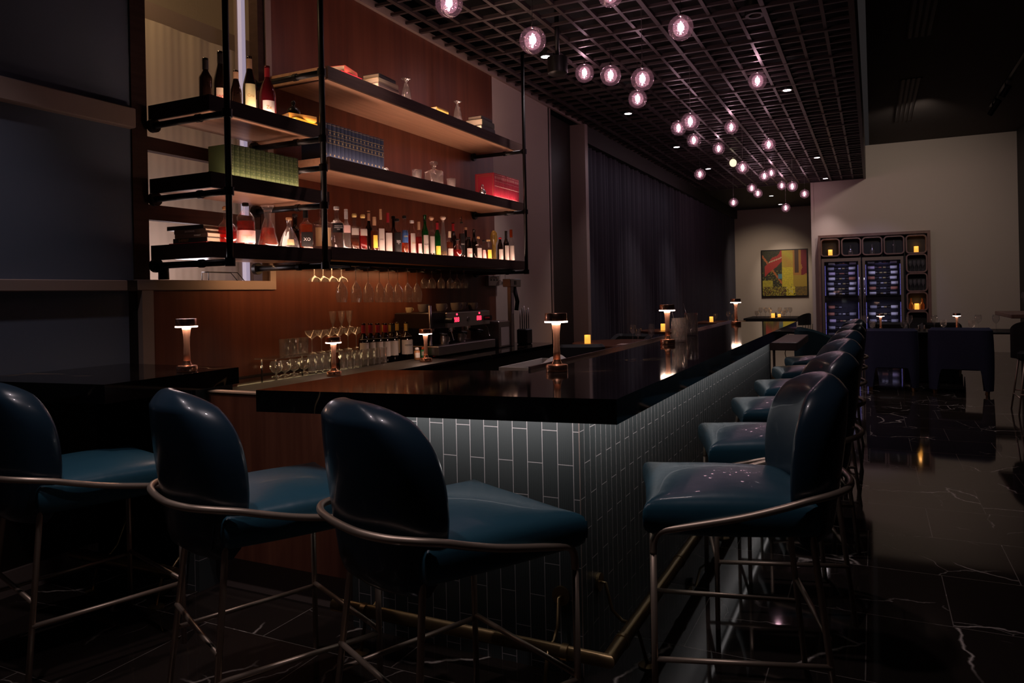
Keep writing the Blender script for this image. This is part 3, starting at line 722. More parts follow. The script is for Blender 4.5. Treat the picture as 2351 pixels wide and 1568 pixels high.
# ---------------------------------------------------------------- bottles
FACE = R(52)      # local -Y towards the room
def bottle(px, ytop, wpx, zb, lab, shape='round', gl=None, liq=None, fill=0.6, label=None, cap=None, xpl=-3.42, cat='bottle', txt=None, txtm=None, capk='cork', ybase=None):
    q = P(px, ytop, x=xpl); y = q.y; H = q.z-zb; r = 0.5*wpx*depth(q)/F_PX
    gl = gl if gl not in (None, clear) else flint
    t = thing('spirit_bottle' if cat == 'bottle' else cat.replace(' ', '_'), lab, cat, (xpl, y, zb), FACE, 'bottles on the shelves')
    pw = 2; n = 24
    if shape == 'square': pw = 7; n = 32; r *= 0.93
    nr = min(0.015, r*0.42)
    if shape in ('round', 'square'):
        hs = H*0.60; prof = [(r*0.9, 0, pw), (r, 0.006, pw), (r, hs-0.012, pw), (r*0.93, hs+0.004, pw if pw == 2 else 4), (r*0.6, hs+H*0.05, 2.5), (nr*1.1, hs+H*0.10, 2), (nr, hs+H*0.13, 2), (nr, H*0.93, 2), (nr*1.15, H*0.94, 2), (nr*1.15, H*0.96, 2)]
    elif shape == 'wine':
        hs = H*0.58; prof = [(r*0.9, 0), (r, 0.006), (r, hs), (r*0.95, hs+H*0.03), (r*0.72, hs+H*0.08), (nr*1.3, hs+H*0.13), (nr, hs+H*0.17), (nr, H*0.95), (nr*1.15, H*0.955), (nr*1.15, H)]
    elif shape == 'burgundy':
        hs = H*0.42; prof = [(r*0.9, 0), (r, 0.006), (r, hs), (r*0.94, hs+H*0.08), (r*0.7, hs+H*0.2), (nr*1.25, hs+H*0.32), (nr, hs+H*0.4), (nr, H*0.95), (nr*1.15, H*0.955), (nr*1.15, H)]
    elif shape == 'bell':
        hs = H*0.5; prof = [(r*0.85, 0), (r, 0.012), (r*0.97, H*0.12), (r*0.78, H*0.36), (r*0.5, H*0.55), (nr*1.2, H*0.68), (nr, H*0.74), (nr, H*0.9), (nr*1.3, H*0.91), (nr*1.3, H*0.93)]
    elif shape == 'drop':
        hs = H*0.5; prof = [(r*0.45, 0), (r*0.8, 0.03*H), (r, H*0.22), (r*0.96, H*0.36), (r*0.7, H*0.52), (r*0.38, H*0.62), (nr*1.2, H*0.68), (nr*1.0, H*0.88), (nr*1.3, H*0.9)]
    elif shape == 'flare':
        hs = H*0.5; prof = [(r*0.7, 0), (r*0.98, 0.015), (r, H*0.1), (r*0.72, H*0.35), (r*0.62, H*0.5), (r*0.35, H*0.66), (r*0.32, H*0.72), (r*0.36, H*0.78), (r*0.4, H*0.88), (r*0.68, H)]
    elif shape == 'ball':
        hs = H*0.5; prof = [(r*0.3, 0), (r*0.7, 0.1*H), (r, H*0.34), (r*0.93, H*0.5), (r*0.55, H*0.66), (nr*1.2, H*0.72), (nr, H*0.9), (nr*1.3, H*0.92)]
    elif shape == 'taper':
        hs = H*0.5; prof = [(r*0.9, 0), (r, 0.02), (r*0.93, H*0.25), (r*0.6, H*0.55), (r*0.4, H*0.8), (r*0.35, H*0.9), (r*0.55, H*0.93)]
    elif shape == 'keyhole':
        prof = [(r*0.5, 0), (r*0.55, 0.02), (r*0.5, H*0.45), (r*0.55, H*0.55), (r*0.9, H*0.62), (r, H*0.74), (r*0.85, H*0.86), (r*0.4, H*0.93), (r*0.3, H*0.94)]; hs = H*0.4
    elif shape == 'shoulder':
        hs = H*0.62; prof = [(r*0.9, 0), (r, 0.008), (r, hs-0.02), (r*0.9, hs+0.015), (r*0.6, hs+0.04), (nr*1.2, hs+0.055), (nr, hs+0.07), (nr, H*0.95)]
    prof = [p_ if len(p_) > 2 else (p_[0], p_[1], 2) for p_ in prof]
    MB().lathe(prof, n).obj('bottle_glass', gl, t, True)
    if liq:
        zf = hs*fill/0.6 if shape in ('round', 'square', 'shoulder') else H*fill*0.72
        lp = []
        for (a, z, q_), (a2, z2, q2) in zip(prof[:-1], prof[1:]):
            lp.append((a*0.9, max(z, 0.006), q_))
            if z2 >= zf:
                k = (zf-z)/(z2-z) if z2 > z else 0; lp.append(((a+(a2-a)*k)*0.9, zf, q_)); break
        MB().lathe(lp, n).obj('spirit', liq, t, True)
    top_ = prof[-1][1]
    if capk != 'none':
        cm = cap or cork
        zt = H
        if capk == 'cork': cp = [(nr*1.1, min(top_, H*0.93)-0.002), (nr*1.35, min(top_, H*0.93)), (nr*1.35, zt-0.003), (nr*1.1, zt)]
        elif capk == 'long': cp = [(nr*1.12, H*0.76), (nr*1.15, H*0.8), (nr*1.15, zt-0.002), (nr*0.9, zt)]
        elif capk == 'crown': cp = [(nr*1.3, H*0.9), (nr*1.6, H*0.92), (nr*1.6, H*0.97), (nr*1.2, H)]
        elif capk == 'ball': cp = [(nr*0.9, H*0.9), (nr*1.7, H*0.93), (nr*2, H*0.96), (nr*1.4, H*0.995), (0.001, H)]
        elif capk == 'spout': cp = [(nr*1.2, H*0.84), (nr*1.2, H*0.87), (nr*0.35, H*0.89), (nr*0.3, H)]
        MB().lathe(cp, 16).obj('cap', cm, t, 'auto')
    if label:
        z0, z1, half, lm = label[:4]; a0 = -PI/2-half; a1 = -PI/2+half
        def rad(z):
            for (a, za, q_), (b_, zc, q2) in zip(prof[:-1], prof[1:]):
                if za <= z <= zc: return (a+(b_-a)*((z-za)/(zc-za) if zc > za else 0))+0.0009, q_
            return r, 2
        rs = [(rad(H*(z0+(z1-z0)*k/4))[0], H*(z0+(z1-z0)*k/4), pw) for k in range(5)]
        MB().lathe(rs, 12, a0=a0, a1=a1, caps=False).obj('label', lm, t, True)
        if txt:
            zz = H*(z0+z1)/2; rr = rad(zz)[0]
            if pw > 2: rr *= 1.0
            lines = txt.split('|'); sz = min(1.5*r/max(len(l_) for l_ in lines)*1.25, 0.03)
            for i_, l_ in enumerate(lines):
                text(l_, sz, txtm or black_pl, t, (0, -rr-0.0014, zz+((len(lines)-1)/2-i_)*sz*1.05))
    return t
Z3 = SH_R[2]-0.001; ZL3 = SH_L[2]-0.001
wl = mat('white_label', (0.45, 0.38, 0.34), 0.6); pl = mat('pale_pink_label', (0.8, 0.5, 0.47), 0.6); bl = mat('black_label', (0.015, 0.012, 0.012), 0.5)
yl = mat('yellow_label', (0.85, 0.6, 0.08), 0.5); gb = mat('blue_gold_label', (0.05, 0.12, 0.32), 0.5); ol = mat('orange_label', (0.9, 0.25, 0.04), 0.5)
tan = mat('tan_cap', (0.5, 0.3, 0.18), 0.6); redc = mat('red_cap', (0.35, 0.02, 0.03), 0.4); whc = mat('white_cap', (0.6, 0.55, 0.53), 0.5); ylc = mat('yellow_stopper', (0.75, 0.55, 0.2), 0.5)
redt = mat('red_print', (0.6, 0.05, 0.04), 0.5); goldt = mat('gold_print', (0.5, 0.3, 0.1), 0.5); wht = mat('white_print', (0.85, 0.8, 0.78), 0.5); teal_l = mat('teal_square', (0.05, 0.45, 0.5), 0.5)
B = bottle
B(519.5, 474, 50, ZL3, 'swirled teardrop cognac decanter of red spirit, partly behind the left iron pipe', 'drop', clear, redl, 0.66, cap=cork, xpl=-3.45, capk='crown')
B(563, 465.5, 42, ZL3, 'long-necked brandy bottle with a broad pale pink label on the lowest left shelf', 'shoulder', clear, pinkl, 0.56, (0.08, 0.36, 1.25, pl), black_pl, txt='COURVOISIER|VS', txtm=goldt, xpl=-3.42)
B(614, 472, 46, ZL3, 'cut-glass decanter with a flared open mouth, half full of amber spirit', 'flare', crystal, amber, 0.66, capk='none', xpl=-3.42, cat='decanter')
B(663, 499.5, 46, ZL3, 'clear bell-shaped bottle with a small cork and round gold medallion', 'bell', crystal, None, label=(0.12, 0.3, 0.38, mat('gold_medallion', (0.75, 0.55, 0.3), 0.4)), xpl=-3.42)
B(701, 476.6, 31, ZL3, 'square amber bottle with an orange label and black label, black capsule', 'square', clear, orangel, 0.6, (0.08, 0.42, 0.75, bl), black_pl, capk='long', txt='XO', txtm=wht)
B(677, 491, 22, ZL3, 'tall dark violet bottle standing behind the amber ones on the lowest left shelf', 'round', dark_g, None, cap=dark_brown, xpl=-3.68)
B(738, 471, 44, Z3, 'big clear arched bottle with painted bands, half hidden by the middle iron pipe', 'round', crystal, None, label=(0.1, 0.5, 0.9, mat('painted_bands', (0.6, 0.45, 0.25), 0.5)), xpl=-3.60, cap=clear)
B(772, 474, 33, Z3, 'clear gin bottle with a black shield label right of the middle pipe', 'round', clear, None, label=(0.38, 0.60, 0.8, bl), cap=whc, txt='AVIATION|AMERICAN|GIN', txtm=wht, xpl=-3.38)
B(794, 480, 19, Z3, 'square dimpled bottle with a tall white cap and pink shoulder label', 'square', crystal, None, label=(0.42, 0.6, 0.78, pl), cap=whc, capk='long')
B(813, 490, 19, Z3, 'bottle with slanted white label, yellow stopper and dark liquid, next to its red twin', 'square', clear, brownl, 0.35, (0.42, 0.6, 0.8, wl), ylc, capk='crown')
B(832.5, 492, 18, Z3, 'bottle with slanted white label, yellow stopper and red liquid', 'square', clear, redl, 0.55, (0.42, 0.6, 0.8, wl), ylc, capk='crown')
B(846, 483.6, 15, Z3, 'brown bottle with a tan paper capsule, just right of the red-filled bottle', 'round', dark_g, brownl, 0.55, cap=tan, capk='long', xpl=-3.5)
B(859, 498, 18, Z3, 'amber bottle with a yellow diamond label', 'round', clear, brownl, 0.6, (0.12, 0.48, 0.55, yl), tan, capk='long')
B(873.5, 480, 15, Z3, 'tall tan-capped bottle with a long white label glowing at the foot', 'square', clear, brownl, 0.55, (0.05, 0.55, 0.8, wl), tan, capk='long', txt='RYE')
B(890, 488.5, 17, Z3, 'bottle with a red capsule and a white and pink label', 'square', clear, brownl, 0.55, (0.05, 0.5, 0.8, wl), redc, capk='long')
B(903, 496, 16, Z3, 'brown bottle with dark cap behind the black-labelled bourbon', 'round', dark_g, brownl, 0.5, cap=black_pl, xpl=-3.56)
B(911, 502, 20, Z3, 'black-labelled bourbon bottle lettered in white', 'shoulder', clear, brownl, 0.6, (0.05, 0.6, 1.1, bl), black_pl, txt='ELIJAH|CRAIG|12', txtm=wht)
B(928, 495, 17, Z3, 'bottle with a blue and gold label and dark stopper', 'round', clear, orangel, 0.35, (0.3, 0.62, 1.0, gb), black_pl, txt='GIN', txtm=ylc)
B(945, 506, 19, Z3, 'red-amber bottle with a tall scalloped white label reading 1824', 'shoulder', clear, redl, 0.55, (0.06, 0.62, 0.62, wl), whc, txt='1824', txtm=goldt)
B(961, 509, 16, Z3, 'dark red bottle with a brown-banded neck', 'round', clear, redl, 0.55, (0.05, 0.35, 0.5, pl), tan, capk='long')
B(975, 493, 16, Z3, 'green bottle with pourer spout and white label', 'wine', green_g, None, label=(0.05, 0.5, 0.8, wl), cap=black_pl, capk='spout', txt='RUM')
B(990, 497, 15, Z3, 'clear bottle with bulb stopper and white label with a teal square', 'round', clear, None, label=(0.08, 0.5, 0.8, wl), cap=tan, capk='ball')
B(1003.5, 508, 15, Z3, 'green bottle with a yellow label', 'wine', green_g, None, label=(0.05, 0.3, 0.8, yl), cap=redc, capk='long')
B(1016.5, 496, 17, Z3, 'slender clear tapering bottle with a ball stopper', 'taper', crystal, goldl, 0.2, cap=mat('pale_ball', (0.6, 0.45, 0.35), 0.4), capk='ball')
B(1032, 531, 15, Z3, 'small jar-like bottle with a cream lid and bright label', 'round', clear, brownl, 0.6, (0.05, 0.34, 0.9, wl), cream, capk='long')
B(1040, 510, 14, Z3, 'dark red wine-shaped bottle behind the small cream-lidded jar', 'wine', dark_g, redl, 0.6, cap=redc, capk='long', xpl=-3.56)
B(1050, 548, 21, Z3, 'round flask bottle of dark red spirit with a glowing rim', 'ball', clear, redl, 0.6, cap=black_pl)
B(1059, 497, 14, Z3, 'bottle lettered CAZ in white with a pourer spout', 'round', clear, brownl, 0.6, (0.1, 0.6, 0.9, bl), black_pl, capk='spout', txt='CAZ', txtm=wht, xpl=-3.5)
B(1069, 522, 13, Z3, 'plain brown bottle behind the red script label', 'wine', dark_g, brownl, 0.5, cap=tan, xpl=-3.58)
B(1076, 544, 16, Z3, 'squat dark bottle with a white-framed label in red script', 'shoulder', dark_g, redl, 0.6, (0.06, 0.48, 0.9, wl), black_pl, txt='Ruby', txtm=redt)
B(1088, 526, 14, Z3, 'dark bottle with pourer spout right of the red script label', 'wine', dark_g, None, cap=black_pl, capk='spout', xpl=-3.52)
B(1098, 543, 14, Z3, 'small clear bottle with a narrow white label', 'square', clear, None, label=(0.05, 0.5, 0.7, wl), cap=cork)
B(1110, 551, 13, Z3, 'small bottle with a tall oval pink label', 'taper', clear, pinkl, 0.5, (0.08, 0.5, 0.8, pl), black_pl)
B(1121, 550, 16, Z3, 'red and gold bottle with an arched body', 'shoulder', clear, orangel, 0.4, (0.1, 0.5, 0.6, yl), cork)
B(1133.5, 525, 17, Z3, 'keyhole-shaped yellow glass bottle with a round head', 'keyhole', glass('yellow_glass', (0.8, 0.65, 0.25), 0.1, 0.5, 0.12, (1, 0.75, 0.3)), None, cap=ylc, capk='none')
B(1148, 545, 13, Z3, 'dark bottle with a red-rimmed cap and white label', 'shoulder', dark_g, None, label=(0.05, 0.5, 0.9, wl), cap=redc)
B(1161.5, 530, 13, Z3, 'black wine bottle with two white label panels near the right end', 'wine', dark_g, None, label=(0.05, 0.52, 0.9, wl), cap=black_pl, capk='long')
B(1173, 527, 14, Z3, 'orange-red bottle with a pale label, last on the right', 'wine', clear, orangel, 0.62, (0.05, 0.5, 0.9, wl), orangel, capk='long')
# wine bottles on the top left shelf
ZT = SH_L[0]-0.001
B(471, 134, 29, ZT, 'black wine bottle with a broad shoulder, leftmost on the top left shelf', 'wine', dark_g, None, cap=bl, capk='long', xpl=-3.50)
B(505, 118.5, 32, ZT, 'tall dark burgundy bottle with a cream label beside the iron pipe', 'burgundy', dark_g, None, label=(0.02, 0.34, 0.7, cream), cap=bl, capk='long', xpl=-3.48, txt='WR', txtm=redt)
B(541, 162, 25, ZT, 'small unlabelled dark bottle with a tan capsule on the top left shelf', 'burgundy', dark_g, None, cap=tan, capk='long', xpl=-3.42)
B(572, 130, 31, ZT, 'burgundy bottle with a tall yellow-green label reading Cru', 'burgundy', dark_g, None, label=(0.08, 0.50, 0.8, mat('yellow_green_label', (0.75, 0.68, 0.35), 0.6)), cap=tan, capk='long', xpl=-3.42, txt='Cru', txtm=goldt)
B(613, 152, 37, ZT, 'burgundy bottle with a bright red capsule and a cream label, rightmost wine bottle', 'burgundy', glass('red_bottle_glass', (0.15, 0.02, 0.03), 0.06, 0.5, 0.2, (0.6, 0.05, 0.08)), None, label=(0.02, 0.30, 0.75, paper), cap=redc, capk='long', xpl=-3.40, txt='Ze', txtm=goldt)

# ---------------------------------------------------------------- books
def book_row(name_pref, px0, px1, n, zb, h, depth_, xf, cov, decor, labf, group, band=None, jitter=0.12, gold=None):
    y0 = P(px0, 400, x=xf).y; y1 = P(px1, 400, x=xf).y
    ws = [1+random.uniform(-jitter, jitter) for _ in range(n)]; tot = sum(ws); y = y0
    for i in range(n):
        wd = (y1-y0)*ws[i]/tot; hh = h+random.uniform(-0.002, 0.002)
        t = thing('hardback_book', labf(i), 'book', (xf, y+wd/2, zb), 0, group)
        c = MB(); e = wd/2-0.0008
        # cover: two boards and a rounded spine
        c.box(-depth_, -0.004, -e, -e+0.0025, 0, hh); c.box(-depth_, -0.004, e-0.0025, e, 0, hh)
        arc = [(-0.004+0.006*math.cos(a), e*math.sin(a)) for a in [(-90+22.5*k)*PI/180 for k in range(9)]]
        c.prism([(-0.006, -e)]+arc+[(-0.006, e)], 0, hh)
        c.obj('cover', cov, t)
        MB().box(-depth_+0.004, -0.006, -e+0.0026, e-0.0026, 0.004, hh-0.004).obj('pages', cream, t)
        if decor:
            d = MB()
            for z0, z1, fr_ in decor:
                arc2 = [(-0.0035+0.0064*math.cos(a), e*0.98*fr_*math.sin(a)) for a in [(-80+20*k)*PI/180 for k in range(9)]]
                d.prism([(-0.005, -e*0.9*fr_)]+arc2+[(-0.005, e*0.9*fr_)], hh*z0, hh*z1)
            d.obj('spine_tooling', gold, t)
        y += wd
gold_t = mat('gold_tooling', (0.45, 0.33, 0.14), 0.4, 0.6)
olive = mat('olive_green_cloth', (0.055, 0.08, 0.028), 0.6)
olt = mat('pale_olive_tooling', (0.15, 0.18, 0.07), 0.5)
book_row('g', 527, 686, 14, SH_L[1]-0.001, 0.205, 0.17, -3.372, olive,
    [(0.02+0.16*k+a, 0.03+0.16*k+a, 1) for k in range(6) for a in (0.0, 0.13)]+[(0.075+0.16*k, 0.11+0.16*k, 0.35) for k in range(6)],
    lambda i: 'green cloth hardback with gilt panels, %s from the left in the green row' % ORD[i], 'green hardbacks on the middle left shelf', gold=olt)
navy = mat('navy_cloth', (0.02, 0.027, 0.055), 0.55)
book_row('b', 745, 883, 16, SH_R[1]-0.001, 0.258, 0.2, -3.372, navy,
    [(0.03, 0.04, 1), (0.46, 0.475, 1), (0.585, 0.60, 1), (0.68, 0.69, 1), (0.80, 0.815, 1), (0.96, 0.97, 1), (0.13, 0.18, .4), (0.5, 0.56, 0.5), (0.72, 0.77, .5)],
    lambda i: 'navy hardback with gold bands on the spine, %s from the left in the navy row' % ORD[i], 'navy hardbacks on the middle right shelf', gold=gold_t)
redcl = mat('crimson_cloth', (0.34, 0.018, 0.04), 0.5)
book_row('r', 1135, 1191, 22, SH_R[1]-0.001, 0.262, 0.2, -3.372, redcl,
    [(0.03, 0.09, 0.5), (0.5, 0.52, 1), (0.8, 0.9, 0.5), (0.95, 0.96, 1), (0.12, 0.125, 1), (0.70, 0.705, 1)],
    lambda i: 'thin crimson volume with pale bands, %s from the left in the crimson set' % ORD[i], 'crimson volumes on the middle right shelf', gold=mat('pale_tooling', (0.75, 0.5, 0.42), 0.5))
t = thing('book_end_cover', 'crimson leather cover with a gold border facing out at the left of the crimson set', 'book', (-3.575, P(1135, 400, x=-3.372).y-0.006, SH_R[1]-0.001))
MB().box(-0.01, 0.205, -0.004, 0.004, 0, 0.264).obj('cover', redcl, t)
f = MB()
for a in ((0.01, 0.19, 0.012, 0.015), (0.01, 0.19, 0.248, 0.251), (0.01, 0.013, 0.012, 0.25), (0.187, 0.19, 0.012, 0.25), (0.025, 0.175, 0.028, 0.03), (0.025, 0.175, 0.233, 0.235)): f.box(a[0], a[1], -0.0055, -0.004, a[2], a[3])
f.obj('gold_border', gold_t, t)
def stack(px, zb, xc, items, base, group, rz=0.1, py=300):
    y = P(px, py, x=xc).y; z = zb
    for i, (L, W_, th, m_, lab, ang, txt) in enumerate(items):
        th *= 1.35
        t = thing('stacked_book', lab, 'book', (xc+0.022, y, z), ang, group)
        c = MB(); c.box(-W_/2, W_/2, -L/2, L/2, 0, 0.003); c.box(-W_/2, W_/2, -L/2, L/2, th-0.003, th)
        arc = [(W_/2-0.004+0.007*math.cos(a), th/2+(th/2)*math.sin(a)) for a in [(-90+30*k)*PI/180 for k in range(7)]]
        b_ = MB(); pts = [(W_/2-0.006, 0)]+arc+[(W_/2-0.006, th)]
        vs = [(x_, -L/2, z_) for x_, z_ in pts]+[(x_, L/2, z_) for x_, z_ in pts]; k = len(pts)
        c.add(vs, [tuple(range(k)), tuple(range(2*k-1, k-1, -1))]+[(j, k+j, k+(j+1) % k, (j+1) % k) for j in range(k)])
        c.obj('cover', m_, t)
        MB().box(-W_/2+0.004, W_/2-0.006, -L/2+0.004, L/2-0.004, 0.003, th-0.003).obj('pages', cream, t)
        if txt: text(txt[0], txt[1], txt[2], t, (W_/2+0.0035, txt[3], th/2), (PI/2, 0, PI/2), ext=0.0003)
        z += th+0.0005
yb = mat('yellow_cloth', (0.75, 0.42, 0.03), 0.5); dkb = mat('charcoal_cover', (0.03, 0.026, 0.022), 0.5); rb = mat('red_cover', (0.6, 0.03, 0.05), 0.5); bg = mat('grey_brown_cover', (0.20, 0.13, 0.10), 0.5)
stack(678, ZT, -3.46, [(0.22, 0.15, 0.030, yb, 'bright yellow book, lower of the stack under the round ornament', 0.05, None), (0.2, 0.14, 0.026, mat('amber_cloth', (0.7, 0.33, 0.05), 0.5), 'amber book, upper of the stack under the round ornament', -0.35, None)], 0, 'books on the shelves', py=280)
stack(781, SH_R[0]-0.001, -3.46, [(0.24, 0.17, 0.028, rb, 'red book lying flat, lower of the pair on the top shelf', 0.0, None), (0.2, 0.14, 0.034, mat('red_gold_cover', (0.55, 0.08, 0.05), 0.5), 'red book with gold lettering, upper of the pair on the top shelf', 0.22, ('RITZ', 0.03, goldt, 0.0))], 0, 'books on the shelves', py=190)
stack(866, SH_R[0]-0.001, -3.45, [(0.27, 0.18, 0.042, bg, 'grey-brown book, lowest of the three on the top shelf', 0.0, None), (0.26, 0.17, 0.03, mat('cream_cover', (0.55, 0.42, 0.25), 0.5), 'cream book in the middle of the three on the top shelf', 0.0, None), (0.23, 0.15, 0.026, dkb, 'dark book, topmost of the three on the top shelf', 0.05, None)], 0, 'books on the shelves', py=210)
stack(997, SH_R[0]-0.001, -3.44, [(0.2, 0.13, 0.024, yb, 'thin yellow book, lower of the small pair on the top shelf', 0.0, None), (0.19, 0.13, 0.022, mat('gold_cover', (0.5, 0.32, 0.06), 0.5), 'thin gold-brown book with a dark band, upper of the small pair', 0.0, None)], 0, 'books on the shelves', py=260)
stack(1098, SH_R[0]-0.001, -3.44, [(0.27, 0.18, 0.04, dkb, 'charcoal book, lowest of three at the right of the top shelf', 0.0, None), (0.26, 0.18, 0.045, mat('dark_green_cover', (0.05, 0.06, 0.03), 0.5), 'dark green book, middle of three at the right of the top shelf', 0.03, None), (0.22, 0.15, 0.026, dkb, 'charcoal book, topmost of three at the right of the top shelf', 0.0, None)], 0, 'books on the shelves', py=290)
# left low stack, spines towards the viewer (-Y)
z = ZL3; yy = 3.06
for (L, th, m_, lab, dx, txt) in [(0.30, 0.018, rb, 'dark red book at the bottom of the low left stack', 0.0, None), (0.27, 0.026, dkb, 'black book lettered SHERRY in the low left stack', 0.02, ('SHERRY', 0.024, goldt, -0.05)),
        (0.26, 0.025, bg, 'brown book with a pale spine panel above the sherry book', 0.03, ('WHISKEY', 0.013, wht, 0.05)), (0.25, 0.024, bg, 'grey-brown book with a long pale spine label, fourth up in the low left stack', 0.02, ('BARTENDER', 0.014, wht, 0.0)), (0.29, 0.024, dkb, 'black book on top of the low left stack', -0.02, None)]:
    t = thing('stacked_book', lab, 'book', (-3.60+dx, yy+0.09, z), 0.03, 'books in the low left stack')
    c = MB(); c.box(-L/2, L/2, -0.085, 0.09, 0, 0.0025); c.box(-L/2, L/2, -0.085, 0.09, th-0.0025, th); c.box(-L/2, L/2, -0.0875, -0.084, 0, th); c.obj('cover', m_, t)
    MB().box(-L/2+0.004, L/2-0.004, -0.083, 0.086, 0.0026, th-0.0026).obj('pages', cream, t)
    if txt: text(txt[0], txt[1], txt[2], t, (txt[3], -0.0882, th/2), (PI/2, 0, 0))
    z += th+0.0005
# ornaments and glassware on the shelves
def knob_orn(loc, lab, m_):
    t = thing('round_ornament', lab, 'ornament', loc)
    MB().sphere((0, 0, 0.045), 0.045, 18, 0.98).obj('ball', m_, t, True); 
    MB().lathe([(0.018, 0.085), (0.012, 0.092), (0.01, 0.1), (0.016, 0.108), (0.016, 0.118), (0.006, 0.128), (0.001, 0.13)], 16).obj('finial', m_, t, True)
knob_orn((-3.47, P(673, 220, x=-3.47).y, ZT+0.0575), 'round black metal ornament with a finial on top of the yellow books', mat('black_metal', (0.02, 0.016, 0.016), 0.3, 0.7))
t = thing('ring_ornament', 'small dark steel weight with a ring handle leaning by the crimson cover', 'ornament', (-3.36, P(1108, 440, x=-3.36).y, SH_R[1]-0.001))
MB().sphere((0, 0, 0.034), 0.034, 14).obj('ball', steel, t, True); MB().tube([(0, 0.02*math.cos(a), 0.085+0.022*math.sin(a)) for a in [2*PI*k/16 for k in range(16)]], 0.0045, 8, closed=True).obj('ring', steel, t, True)
t = thing('ring_ornament', 'small glass ornament at the right end of the navy book row', 'ornament', (-3.36, P(886, 380, x=-3.36).y, SH_R[1]-0.001))
MB().sphere((0, 0, 0.022), 0.022, 14).obj('ball', crystal, t, True)
def upturned(px, zt_px, lab):
    q = P(px, zt_px, x=-3.40); z0 = SH_R[0]-0.001; H = q.z-z0
    t = thing('upturned_footed_glass', lab, 'glass', (-3.40, q.y, z0), 0, 'upturned cut glasses on the top shelf')
    MB().lathe([(0.040, 0), (0.041, H*0.2), (0.034, H*0.5), (0.02, H*0.78), (0.008, H*0.86)], 10, caps=False).obj('bowl', crystal, t, 'auto')
    MB().lathe([(0.008, H*0.86), (0.010, H*0.9), (0.03, H*0.96), (0.042, H*0.985), (0.040, H)], 24).obj('foot', crystal, t, True)
upturned(932, 181, 'tall cut glass standing upside down on the top shelf, beside the three-book stack')
upturned(1050, 233, 'cut glass standing upside down on the top shelf, left of the dark books')
def tumbler(loc, lab, r=0.038, h=0.085, grp=None, m_=None, name='tumbler'):
    t = thing(name, lab, 'glass', loc, 0, grp)
    n = 20; mb = MB()
    mb.lathe([(r*0.85, 0.0), (r*0.9, 0.008), (r, h), (r*0.93, h), (r*0.83, 0.014), (0.0, 0.012)], 16)
    mb.obj('cup', m_ or crystal, t, False); return t
for px, lab in ((957, 'fluted whisky tumbler left of the square decanter'), (1036, 'fluted whisky tumbler right of the square decanter')):
    tumbler((-3.37, shelf_y(px, -3.37, 400), SH_R[1]-0.001), lab, 0.042, 0.09, 'fluted tumblers beside the decanter')
t = thing('square_decanter', 'square cut-crystal decanter with a round stopper on the middle shelf', 'decanter', (-3.415, shelf_y(996, -3.415, 400), SH_R[1]-0.001), R(60))
MB().lathe([(0.062, 0, 9), (0.065, 0.006, 9), (0.065, 0.12, 9), (0.058, 0.132, 6), (0.03, 0.142, 3), (0.017, 0.15, 2), (0.015, 0.165, 2), (0.022, 0.175, 2)], 36).obj('body', crystal, t, 'auto')
MB().lathe([(0.012, 0.165), (0.014, 0.178), (0.034, 0.186), (0.036, 0.205), (0.03, 0.214), (0.0, 0.216)], 12).obj('stopper', crystal, t, 'auto')

# ---------------------------------------------------------------- stemware builders
def wine_prof(r=0.042, H=0.20, flip=False):
    p = [(0.034, 0), (0.033, 0.003), (0.006, 0.008), (0.0038, 0.02), (0.0038, H*0.42), (0.010, H*0.46), (r*0.8, H*0.60), (r, H*0.74), (r*0.95, H*0.88), (r*0.82, H)]
    return [(a, H-z) for a, z in reversed(p)] if flip else p
def coupe_prof(r=0.045, H=0.15, flip=False):
    p = [(0.032, 0), (0.031, 0.003), (0.005, 0.008), (0.0036, 0.02), (0.0036, H*0.6), (0.012, H*0.66), (r*0.8, H*0.80), (r, H)]
    return [(a, H-z) for a, z in reversed(p)] if flip else p
def stem(loc, prof, lab, grp, name='wine_glass', m_=None, cat='glass'):
    o = MB().lathe(prof, 20, caps=False).obj(name, m_ or clear, None, True, loc=loc); return tag(o, lab, cat, grp)
def goblet_prof(r=0.04, H=0.15): return [(0.033, 0), (0.032, 0.004), (0.009, 0.010), (0.007, 0.03), (0.012, H*0.34), (r*0.75, H*0.42), (r*0.95, H*0.6), (r, H*0.95), (r*0.97, H)]
zr2 = zr-0.018
k = 0
for px in (785, 818, 846, 872, 893, 914, 937, 958):
    q = P(px, 694, x=-3.42); H = zr2+0.02-q.z
    stem((q.x, q.y, q.z), wine_prof(0.043, H, True), 'wine glass hanging under the lowest shelf, %s from left in the front row' % ORD[k], 'wine glasses hanging under the lowest shelf'); k += 1
k = 0
for px in (975, 992, 1013, 1034, 1050, 1066):
    q = P(px, 662, x=-3.42)
    stem((q.x, q.y, q.z), wine_prof(0.036, zr2+0.02-q.z, True), 'small hanging wine glass in the right-hand group under the lowest shelf, %s from its left' % ORD[k], 'small glasses hanging at the right under the shelf'); k += 1
k = 0
for px in (722, 742, 762, 784):
    q = P(px, 647, x=-3.6)
    stem((q.x, q.y, q.z), coupe_prof(0.05, max(0.06, zr2+0.02-q.z), True), 'coupe glass hanging upside down at the left end of the rack, %s from the left' % ORD[k], 'coupes hanging at the left end of the rack'); k += 1
for i, (px, py) in enumerate(((1133, 640), (1148, 655), (1160, 652))):
    q = P(px, py, x=-3.45); stem((q.x, q.y, q.z), coupe_prof(0.042, max(0.07, zr2+0.02-q.z), True), 'coupe hanging at the right end of the rack, %s from the left' % ORD[i], 'coupes hanging at the right end of the rack')

